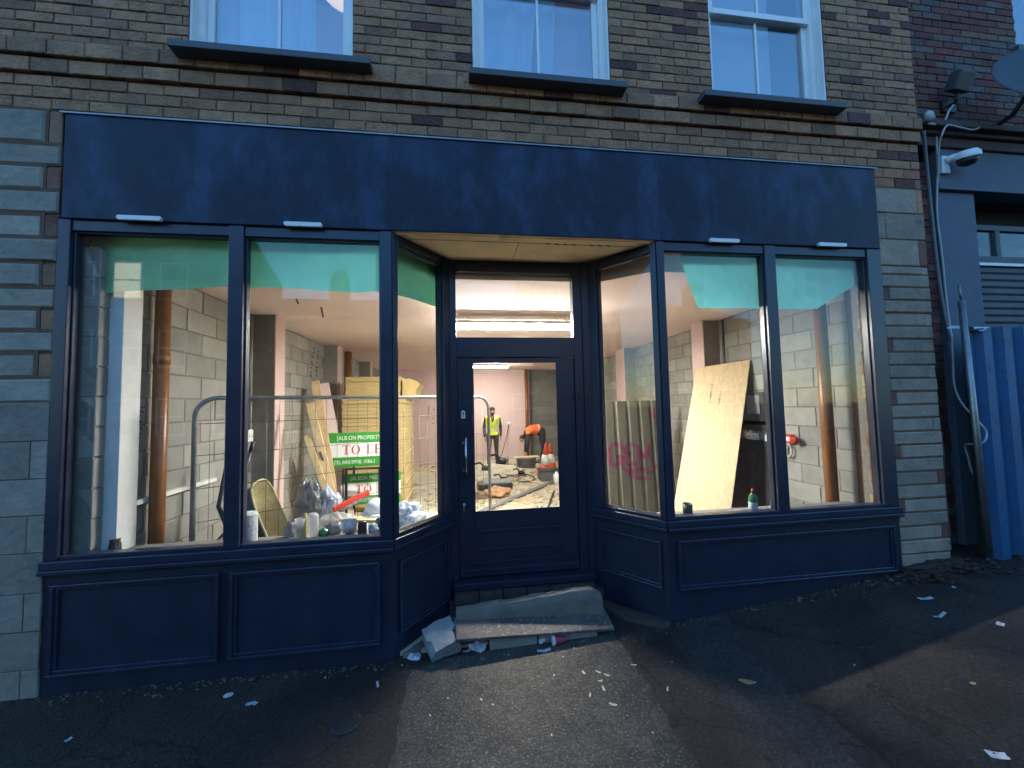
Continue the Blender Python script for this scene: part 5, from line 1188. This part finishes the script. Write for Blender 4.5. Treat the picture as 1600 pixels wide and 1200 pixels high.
# ------------------------------------------------------------------ cones, tubs and rubble on the shop floor
M['cone_o'] = mat('cone_red', (.62, .09, .04), .5, (8, .15)); M['cone_w'] = mat('cone_white', (.75, .75, .72), .45, (9, .15))
def cone(label, x, y, h=.80, tilt=(0, 0)):
    t = thing('traffic_cone', label, 'traffic cone', (x, y, 0), 'traffic cones on the shop floor')
    ax = Vector((tilt[0], tilt[1], 1)); P0 = Vector((x, y, .03)); R = lambda z: .15*(1-z/h)+.022
    w = MB(); w.prism([(x-.2+.03*(k in (0, 3))*0, y+.2) for k in ()] or [(x-.2, y-.17), (x-.17, y-.2), (x+.17, y-.2), (x+.2, y-.17), (x+.2, y+.17), (x+.17, y+.2), (x-.17, y+.2), (x-.2, y+.17)], 0, .035, 2); w.build('base', M['cone_o'], t, .006)
    w = MB(); w.lathe([(R(0), 0), (R(.3*h), .3*h)], P0, ax, 24); w.lathe([(R(.62*h), .62*h), (R(h), h), (R(h)*.6, h+.005)], P0, ax, 24); w.build('cone_body', M['cone_o'], t)
    w = MB(); w.lathe([(R(.3*h)+.002, .3*h), (R(.62*h)+.002, .62*h)], P0, ax, 24); w.build('reflective_band', M['cone_w'], t)
cone('red and white traffic cone standing slightly tilted in front of the bending worker', 2.12, 6.85, .78, (.06, 0))
cone('paler red and white traffic cone standing close behind the tilted cone', 2.37, 7.25, .72, (0, 0))
M['tub'] = mat('grey_tub', (.11, .11, .11), .5, (8, .2))
t = thing('mixing_tub', 'round ribbed grey tub on the floor beside the traffic cones with a board on it', 'tub', (1.83, 7.95, 0))
w = MB(); pr = [(.0, 0), (.24, 0)]
for k in range(6): pr += [(.25+.008*k*.5, .03+.045*k), (.262+.008*k*.5, .05+.045*k), (.25+.008*k*.5, .07+.045*k)]
w.lathe(pr+[(.29, .31), (.26, .31), (.24, .05), (0, .05)], (1.83, 7.95, 0), Z, 28); w.build('tub_body', M['tub'], t)
w = MB(); w.bar((1.48, 7.9, .325), (2.2, 8.0, .325), .22, .02, Z); tag(w.build('board', M['ply']), 'pale board lying across the grey tub', 'board').name = 'cover_board'
def floor_bit(label, u, v, u2, v2, wd, th, m, name='timber_offcut', cat='timber', lift=0.0):
    a, b = atZ(u, v, th/2+lift), atZ(u2, v2, th/2+lift); w = MB(); w.bar(a, b, wd, th, Z); return tag(w.build(name, m, bevel=.003), label, cat)
floor_bit('long grey scaffold board lying diagonally across the floor behind the door glass', 752, 800, 876, 748, .12, .04, M['steelp'] if 'steelp' in M else M['tub'], 'scaffold_board', 'board')
floor_bit('straight pale batten on the sandy floor just inside the door', 800, 782, 832, 779, .07, .03, M['wood'])
floor_bit('thin pale lath lying below the straight batten inside the door', 778, 784, 818, 790, .04, .02, M['wood2'])
floor_bit('short pale lath crossing the far end of the scaffold board', 822, 750, 876, 764, .05, .03, M['wood2'])
floor_bit('short dark bar leaning flat near the door glass edge', 856, 796, 866, 768, .04, .04, M['dmetal'], 'metal_bar', 'bar')
floor_bit('pale timber seen through the bay glass, the upper one of the crossing pair', 626, 765, 686, 742, .10, .04, M['wood2'])
floor_bit('pale timber seen through the bay glass, the lower one of the crossing pair', 622, 745, 680, 757, .09, .03, M['wood'])
floor_bit('thin timber on the sandy ground further in beyond the crossing pair', 640, 738, 690, 731, .07, .03, M['wood'])
t = thing('tool_case', 'low black tool case on the floor beside the brown sack', 'tool case', atZ(772, 768, 0)); p = atZ(774, 766, 0)
w = MB(); w.obox(p+Vector((0, .2, .07)), ((1, .08, 0), (-.08, 1, 0), Z), (.36, .22, .07)); w.build('case_body', M['black'], t, .015)
w = MB(); w.obox(p+Vector((.05, .2, .15)), ((1, .08, 0), (-.08, 1, 0), Z), (.30, .2, .012)); w.build('lid', M['greyp'], t, .008)
M['sack'] = mat('brown_sack', (.42, .24, .12), .85, (8, .25)); p = atZ(777, 779, 0); w = MB(); w.lump((p.x, p.y+.1, .10), (.26, .18, .12), 0, 6, .35, 4, 1.8, True, None, -.10); tag(w.build('sack', M['sack']), 'brown paper sack lying on the floor in front of the tool case', 'sack')
p = atZ(749, 782, 0); w = MB(); w.lump((p.x, p.y+.1, .06), (.18, .12, .08), 0, 8, .5, 3, 2, True, None, -.06); tag(w.build('rag', M['woodd']), 'dark brown rag dropped on the floor behind the fence post', 'rag')
# power tools: a chop saw, a drill and a grinder
def tool(label, u, v, s, seed):
    p = atZ(u, v, 0); t = thing('power_tool', label, 'power tool', p); rg = random.Random(seed); a = rg.uniform(-.5, .5); d = Vector((math.cos(a), math.sin(a), 0)); e = Vector((-d.y, d.x, 0))
    w = MB(); w.obox(p+Vector((0, 0, .03*s)), (d, e, Z), (.26*s, .16*s, .03*s)); w.build('base_plate', M['chrome'], t, .008)
    w = MB(); w.lathe([(.07*s, -.10*s), (.085*s, -.06*s), (.085*s, .08*s), (.05*s, .12*s)], p+Vector((0, 0, .17*s))+d*.05*s, d, 16); w.tube([p+Vector((0, 0, .22*s)), p+Vector((0, 0, .34*s))-d*.10*s, p+Vector((0, 0, .30*s))-d*.26*s], [.03*s, .026*s, .03*s], 10); w.build('motor_body', M['black'], t)
    w = MB(); w.lathe([(.13*s, -.006), (.13*s, .006)], p+Vector((0, 0, .16*s))+d*.19*s, d, 24); w.build('saw_blade', M['chrome'], t)
tool('black and grey chop saw on the floor at the feet of the man in yellow', 782, 731, 1.15, 1); tool('smaller black power saw lying beyond the tool case', 812, 745, .62, 5); tool('black cutting tool behind the fence post beside the chop saw', 756, 741, .9, 8); tool('grey tool with cable resting behind the tool case', 784, 757, .7, 11)
cable('orange brown cable snaking over the floor between the tools and the tub', [atZ(776, 752, .02), atZ(790, 748, .02), atZ(802, 751, .02), atZ(815, 744, .02), atZ(805, 737, .02), atZ(790, 735, .02)], .018, M['sack'])
cable('black cable looped on the floor near the smaller power saw', [atZ(808, 751, .02), atZ(822, 753, .02), atZ(836, 748, .02), atZ(826, 742, .02), atZ(816, 742, .02)], .014, M['black'])
t = thing('paint_crate', 'dark open crate on the floor in front of the traffic cones', 'crate', atZ(862, 752, 0)); p = atZ(862, 752, 0)
w = MB(); w.box(p.x-.25, p.y, .0, p.x+.25, p.y+.02, .22); w.box(p.x-.25, p.y+.38, 0, p.x+.25, p.y+.4, .22); w.box(p.x-.25, p.y+.02, 0, p.x-.23, p.y+.38, .22); w.box(p.x+.23, p.y+.02, 0, p.x+.25, p.y+.38, .22); w.box(p.x-.23, p.y+.02, 0, p.x+.23, p.y+.38, .02); w.build('crate_body', M['tub'], t)
w = MB(); w.box(p.x-.27, p.y-.02, .22, p.x+.27, p.y+.42, .245); w.build('lid', M['dmetal'], t, .006)
p = atZ(870, 756, 0); w = MB(); w.lathe([(0, 0), (.07, 0), (.075, .2), (.03, .24), (.03, .27), (0, .27)], (p.x, p.y, 0), Z, 16); tag(w.build('white_canister', M['white']), 'white plastic canister standing beside the dark crate', 'canister')
w = MB(); rg = random.Random(9)
M['rub'] = mat('pale_rubble', (.46, .38, .25), .95, (9, .3))
for k in range(420):
    u, v = rg.uniform(615, 880), 724+76*rg.random()**1.3
    p = atZ(u, v, 0)
    if abs(p.x) > 3.4 or p.y > 9.6: continue
    s = rg.uniform(.012, .05); w.lump((p.x, p.y, s*.3), (s*rg.uniform(.8, 2), s, s*.5), 0, k, .5, 1)
for k in range(90):
    u, v = rg.uniform(735, 880), rg.uniform(722, 795); p = atZ(u, v, .012); a = rg.uniform(0, 3.1); L = rg.uniform(.05, .22)
    w.obox(p, (Vector((math.cos(a), math.sin(a), rg.uniform(-.1, .1))), Vector((-math.sin(a), math.cos(a), 0)), Z), (L, rg.uniform(.01, .03), .008))
tag(w.build('rubble', M['rub']), 'sandy rubble and splinters strewn over the shop floor', 'rubble', kind='stuff')
w = MB()
for k in range(3): w.lump((-.9+.9*k, 6.6+.5*k, 0), (1.1, .8, .14), 0, 40+k, .4, 4, 1.5)
tag(w.build('sand', M['floor']), 'low heaps of pale sand spread on the shop floor', 'sand', kind='stuff')

# ------------------------------------------------------------------ people
def figure(name, label, loc, segs, mats, spheres=(), voxel=.011, face=None, cloth=(), hair=None, rot=0.0):
    """one continuous body: tapered limbs merged and remeshed, then coloured by the limb each face lies on"""
    Rz = Matrix.Rotation(rot, 3, 'Z'); L = Vector(loc); T = lambda p: L+Rz @ Vector(p)
    w = MB()
    for a, b, ra, rb, lab, *fl in segs:
        a, b = Vector(a), Vector(b); d = b-a; n = 14; pr = []
        for k in range(5): pr.append((ra*math.sin(k*math.pi/8), -ra*math.cos(k*math.pi/8)*.9))
        for k in range(5): pr.append((rb*math.cos(k*math.pi/8), d.length+rb*math.sin(k*math.pi/8)*.9))
        i0 = len(w.v); w.lathe(pr, a, d, n)
        if fl:  # squash along a direction
            ax, kf = Vector(fl[0]).normalized(), fl[1]
            for i in range(i0, len(w.v)):
                p = Vector(w.v[i]); q = a+d*((p-a).dot(d)/d.length_squared); e = p-q; w.v[i] = tuple(q+e-ax*(e.dot(ax)*(1-kf)))
    me = bpy.data.meshes.new(name); me.from_pydata(w.v, [], w.f)
    bm = bmesh.new(); bm.from_mesh(me); bmesh.ops.recalc_face_normals(bm, faces=bm.faces); bm.to_mesh(me); bm.free()
    ob = bpy.data.objects.new(name, me); COL.objects.link(ob)
    r = ob.modifiers.new("r", 'REMESH'); r.mode = 'VOXEL'; r.voxel_size = voxel
    s = ob.modifiers.new("s", 'SMOOTH'); s.iterations = 3; s.factor = .45
    dg = bpy.context.evaluated_depsgraph_get(); dg.update(); m2 = bpy.data.meshes.new_from_object(ob.evaluated_get(dg)); ob.modifiers.clear(); ob.data = m2; bpy.data.meshes.remove(me)
    for m in mats: m2.materials.append(M[m])
    A = np.array([s_[0] for s_ in segs], float); B = np.array([s_[1] for s_ in segs], float); RR = np.array([(s_[2]+s_[3])/2 for s_ in segs]); lab = [s_[4] for s_ in segs]
    nP = len(m2.polygons); C = np.empty(nP*3); m2.polygons.foreach_get("center", C); C = C.reshape(-1, 3)
    best = np.full(nP, 1e9); idx = np.zeros(nP, int)
    for i in range(len(segs)):
        d = B[i]-A[i]; t = np.clip(((C-A[i])@d)/max(d@d, 1e-9), 0, 1); dist = np.linalg.norm(C-(A[i]+t[:, None]*d), axis=1)-RR[i]
        mk = dist < best; best[mk] = dist[mk]; idx[mk] = i
    labs = np.array([mats.index(lab[i]) for i in idx])
    if face is not None: labs = face(C, labs, mats)
    m2.polygons.foreach_set("material_index", labs); m2.polygons.foreach_set("use_smooth", [True]*nP)
    # clothing lifted off the body surface
    V = np.empty(len(m2.vertices)*3); m2.vertices.foreach_get("co", V); V = V.reshape(-1, 3); N = np.array([v.normal[:] for v in m2.vertices])
    for cname, test, off, cm, cmf in cloth:
        mk = test(C, idx, lab); fs = [tuple(m2.polygons[i].vertices) for i in np.nonzero(mk)[0]]; used = sorted({v for f in fs for v in f}); re = {v: i for i, v in enumerate(used)}
        vo = V[used]+N[used]*off; vi = V[used]+N[used]*(off*.3)
        cw = MB(); n = len(used); fo = [tuple(re[v] for v in f) for f in fs]
        e = {}
        for f in fo:
            for i in range(len(f)):
                k = (f[i], f[(i+1) % len(f)]); e[k] = 1
        edge = [k for k in e if (k[1], k[0]) not in e]
        mi = [cmf(C[i]) for i in np.nonzero(mk)[0]]
        cw.v = [tuple(L+Rz @ Vector(p)) for p in np.vstack([vo, vi])]
        for f, q in zip(fo, mi): cw.f.append(f); cw.m.append(q); cw.sm.append(True); cw.t.append((1, 1, 1))
        for a, b in edge: cw.f.append((b, a, n+a, n+b)); cw.m.append(0); cw.sm.append(False); cw.t.append((1, 1, 1))
        _origin[ob.name] = Vector(loc); 
        c_ = cw.build(cname, [M[q] for q in cm], ob, fix=False); c_.rotation_euler = (0, 0, -rot); 
        if rot: 
            me_ = c_.data
    for v in m2.vertices: v.co = Rz @ v.co
    ob.location = loc; m2.update(); tag(ob, label, 'person'); _origin[ob.name] = Vector(loc); return ob
M['skin'] = mat('skin', (.42, .26, .18), .55); M['beard'] = mat('dark_beard', (.03, .022, .018), .8); M['jacket'] = mat('charcoal_jacket', (.035, .036, .042), .8, (12, .25)); M['trouser'] = mat('grey_trousers', (.085, .082, .08), .85, (12, .25)); M['boot'] = mat('tan_boots', (.11, .08, .055), .7)
M['hivis'] = mat('yellow_hi_vis', (.72, .92, .04), .6); M['refl'] = mat('reflective_tape', (.62, .64, .62), .35); M['orange'] = mat('orange_hi_vis', (.85, .15, .03), .6); M['dtrouser'] = mat('black_trousers', (.022, .022, .026), .85, (12, .25)); M['scarf'] = mat('red_brown_collar', (.16, .05, .04), .8); M['beanie'] = mat('black_beanie', (.016, .016, .018), .9, (60, .3))
def hand(w, d, side, thumb, k=1.0, curl=.35):
    """palm, four unequal curled fingers and a thumb from the side of the palm"""
    w, d = Vector(w), Vector(d).normalized(); side = Vector(side).normalized(); thumb = Vector(thumb).normalized(); out = []
    pe = w+d*.085*k
    out.append((w, pe, .030*k, .036*k, 'skin', thumb.cross(d).normalized(), .55))
    pn_ = d.cross(thumb).normalized()
    for i, L in enumerate((.068, .078, .072, .055)):
        b = pe+thumb*(.027-.018*i)*k; m_ = b+(d+pn_*curl*.4*side.dot(pn_)).normalized()*L*.55*k; e = m_+(d+pn_*curl*1.4*(1 if side.dot(pn_) > 0 else -1)).normalized()*L*.5*k
        out += [(b, m_, .0095*k, .009*k, 'skin'), (m_, e, .009*k, .0075*k, 'skin')]
    tb = w+d*.03*k+thumb*.03*k; tm = tb+(d*.6+thumb*.7).normalized()*.04*k; te = tm+(d*.95+thumb*.2).normalized()*.032*k
    out += [(tb, tm, .012*k, .010*k, 'skin'), (tm, te, .010*k, .008*k, 'skin')]
    return out
# the standing man, facing the street (-y)
S = []
for s in (-1, 1):
    ft = (.03 if s < 0 else -.05)
    S += [((.095*s, 0, .93), (.11*s, .01, .50), .095, .062, 'trouser'), ((.11*s, .01, .50), (.125*s, .03+ft, .10), .062, .048, 'trouser'), ((.125*s, .05+ft, .05), (.145*s, -.13+ft, .035), .048, .038, 'boot'),
          ((.18*s, .0, 1.43), (.25*s, .03, 1.15), .062, .050, 'jacket'), ((.25*s, .03, 1.15), (.235*s, -.07, .91), .050, .038, 'jacket')]
    S += hand((.235*s, -.075, .895), (-.12*s, -.18, -1), (-s, 0, 0), (-.3*s, -1, .1))
S += [((0, .0, .95), (0, .0, 1.12), .145, .135, 'jacket', Y, .68), ((0, .0, 1.10), (0, .0, 1.36), .140, .165, 'jacket', Y, .66), ((-.13, .005, 1.42), (.13, .005, 1.42), .075, .075, 'jacket', Y, .85), ((0, .01, 1.40), (0, -.005, 1.53), .062, .055, 'skin'),
      ((0, -.01, 1.60), (0, .005, 1.675), .078, .088, 'skin', X, .88), ((0, -.055, 1.565), (0, -.03, 1.60), .045, .06, 'skin', X, .95), ((0, -.093, 1.625), (0, -.108, 1.60), .011, .015, 'skin'), ((-.085, .005, 1.63), (-.086, .005, 1.605), .012, .010, 'skin'), ((.085, .005, 1.63), (.086, .005, 1.605), .012, .010, 'skin')]
def face1(C, L, mats):
    L = L.copy(); hd = (C[:, 2] > 1.52)
    L[hd & (C[:, 2] > 1.685)] = mats.index('beanie')
    L[hd & (C[:, 2] < 1.585) & (C[:, 1] < -.02)] = mats.index('beard')
    L[(C[:, 2] > 1.575) & (C[:, 2] < 1.583) & (np.abs(C[:, 0]) < .025) & (C[:, 1] < -.08)] = mats.index('scarf')
    for s in (-1, 1): L[(np.abs(C[:, 2]-1.638) < .008) & (np.abs(C[:, 0]-.033*s) < .013) & (C[:, 1] < -.06)] = mats.index('beard')
    L[(np.abs(C[:, 2]-1.656) < .005) & (np.abs(np.abs(C[:, 0])-.034) < .02) & (C[:, 1] < -.05)] = mats.index('beard')
    L[(C[:, 2] > 1.42) & (C[:, 2] < 1.53) & (np.abs(C[:, 0]) < .07)] = mats.index('scarf')
    return L
def vest(C, idx, lab):
    body = np.array([lab[i] == 'jacket' for i in idx]); z = C[:, 2]; x = np.abs(C[:, 0])
    return body & (z > .93) & (z < 1.50) & (x < .20-.03*(z < 1.2)) & ~((C[:, 1] < 0) & (z > 1.30) & (x < .012+.35*(z-1.30)))
def stripes(c):
    z, x = c[2], abs(c[0])
    return 1 if (1.02 < z < 1.065 or 1.15 < z < 1.195 or (z > 1.20 and .085 < x < .125)) else 0
def cap(C, idx, lab): return (C[:, 2] > 1.672)
w1 = figure('person', 'bearded man in yellow hi-vis vest, dark jacket and beanie standing by the pink wall', (.93, 8.5, 0), S, ['skin', 'trouser', 'jacket', 'boot', 'beard', 'beanie', 'scarf'], face=face1,
            cloth=[('hi_vis_vest', vest, .016, ['hivis', 'refl'], stripes), ('beanie', cap, .014, ['beanie'], lambda c: 0)])
# the man bending over sideways, back rounded and arms reaching down
S = []
for s in (-1, 1):
    S += [((.10, .10*s, .90), (.13+.02*s, .12*s, .48), .100, .066, 'dtrouser'), ((.13+.02*s, .12*s, .48), (.10+.06*s, .13*s, .09), .066, .050, 'dtrouser'), ((.12+.06*s, .13*s, .05), (-.06+.06*s, .145*s, .035), .048, .038, 'boot'),
          ((-.36, .17*s, .86), (-.38, .20*s, .58), .060, .050, 'jacket'), ((-.38, .20*s, .58), (-.42, .14*s, .36), .050, .038, 'jacket')]
    S += hand((-.42, .14*s, .35), (-.15, -.1*s, -1), (0, -s, 0), (-1, 0, .1))
S += [((.08, 0, .93), (-.02, 0, 1.02), .15, .15, 'dtrouser', Y, 1.05), ((-.02, 0, 1.02), (-.22, 0, 1.0), .150, .155, 'jacket', Y, 1.08), ((-.22, 0, 1.0), (-.36, 0, .92), .155, .12, 'jacket', Y, 1.2), ((-.36, -.14, .88), (-.36, .14, .88), .07, .07, 'jacket'),
      ((-.40, 0, .88), (-.49, 0, .82), .058, .055, 'skin'), ((-.52, 0, .78), (-.55, 0, .72), .088, .078, 'skin', Y, .88), ((-.615, 0, .73), (-.62, 0, .705), .014, .012, 'skin'), ((-.53, -.085, .75), (-.54, -.086, .73), .012, .01, 'skin'), ((-.53, .085, .75), (-.54, .086, .73), .012, .01, 'skin')]
def face2(C, L, mats):
    L = L.copy(); hd = (C[:, 0] < -.44) & (C[:, 2] > .64); hair = hd & (C[:, 2]-.75 > .45*(-.55-C[:, 0])-.02) & (np.abs(C[:, 1]) > -1)
    L[hair & (C[:, 2] > .755)] = mats.index('beard'); L[hd & (np.abs(C[:, 2]-.735) < .008) & (C[:, 0] < -.60) & (np.abs(np.abs(C[:, 1])-.033) < .012)] = mats.index('beard'); return L
def vest2(C, idx, lab):
    body = np.array([lab[i] in ('jacket',) for i in idx]); return body & (C[:, 0] > -.42) & (C[:, 0] < .06) & (C[:, 2] > .86-.0*C[:, 0]) & (C[:, 2] > .90+.25*(C[:, 0]+.2)**2*0)
w2 = figure('person', 'worker in orange hi-vis vest and black trousers bending down beside the traffic cones', (2.42, 9.0, 0), S, ['skin', 'dtrouser', 'jacket', 'boot', 'beard'], face=face2,
            cloth=[('hi_vis_vest', vest2, .016, ['orange', 'refl'], lambda c: 1 if (abs(c[0]+.02) < .02) else 0)])
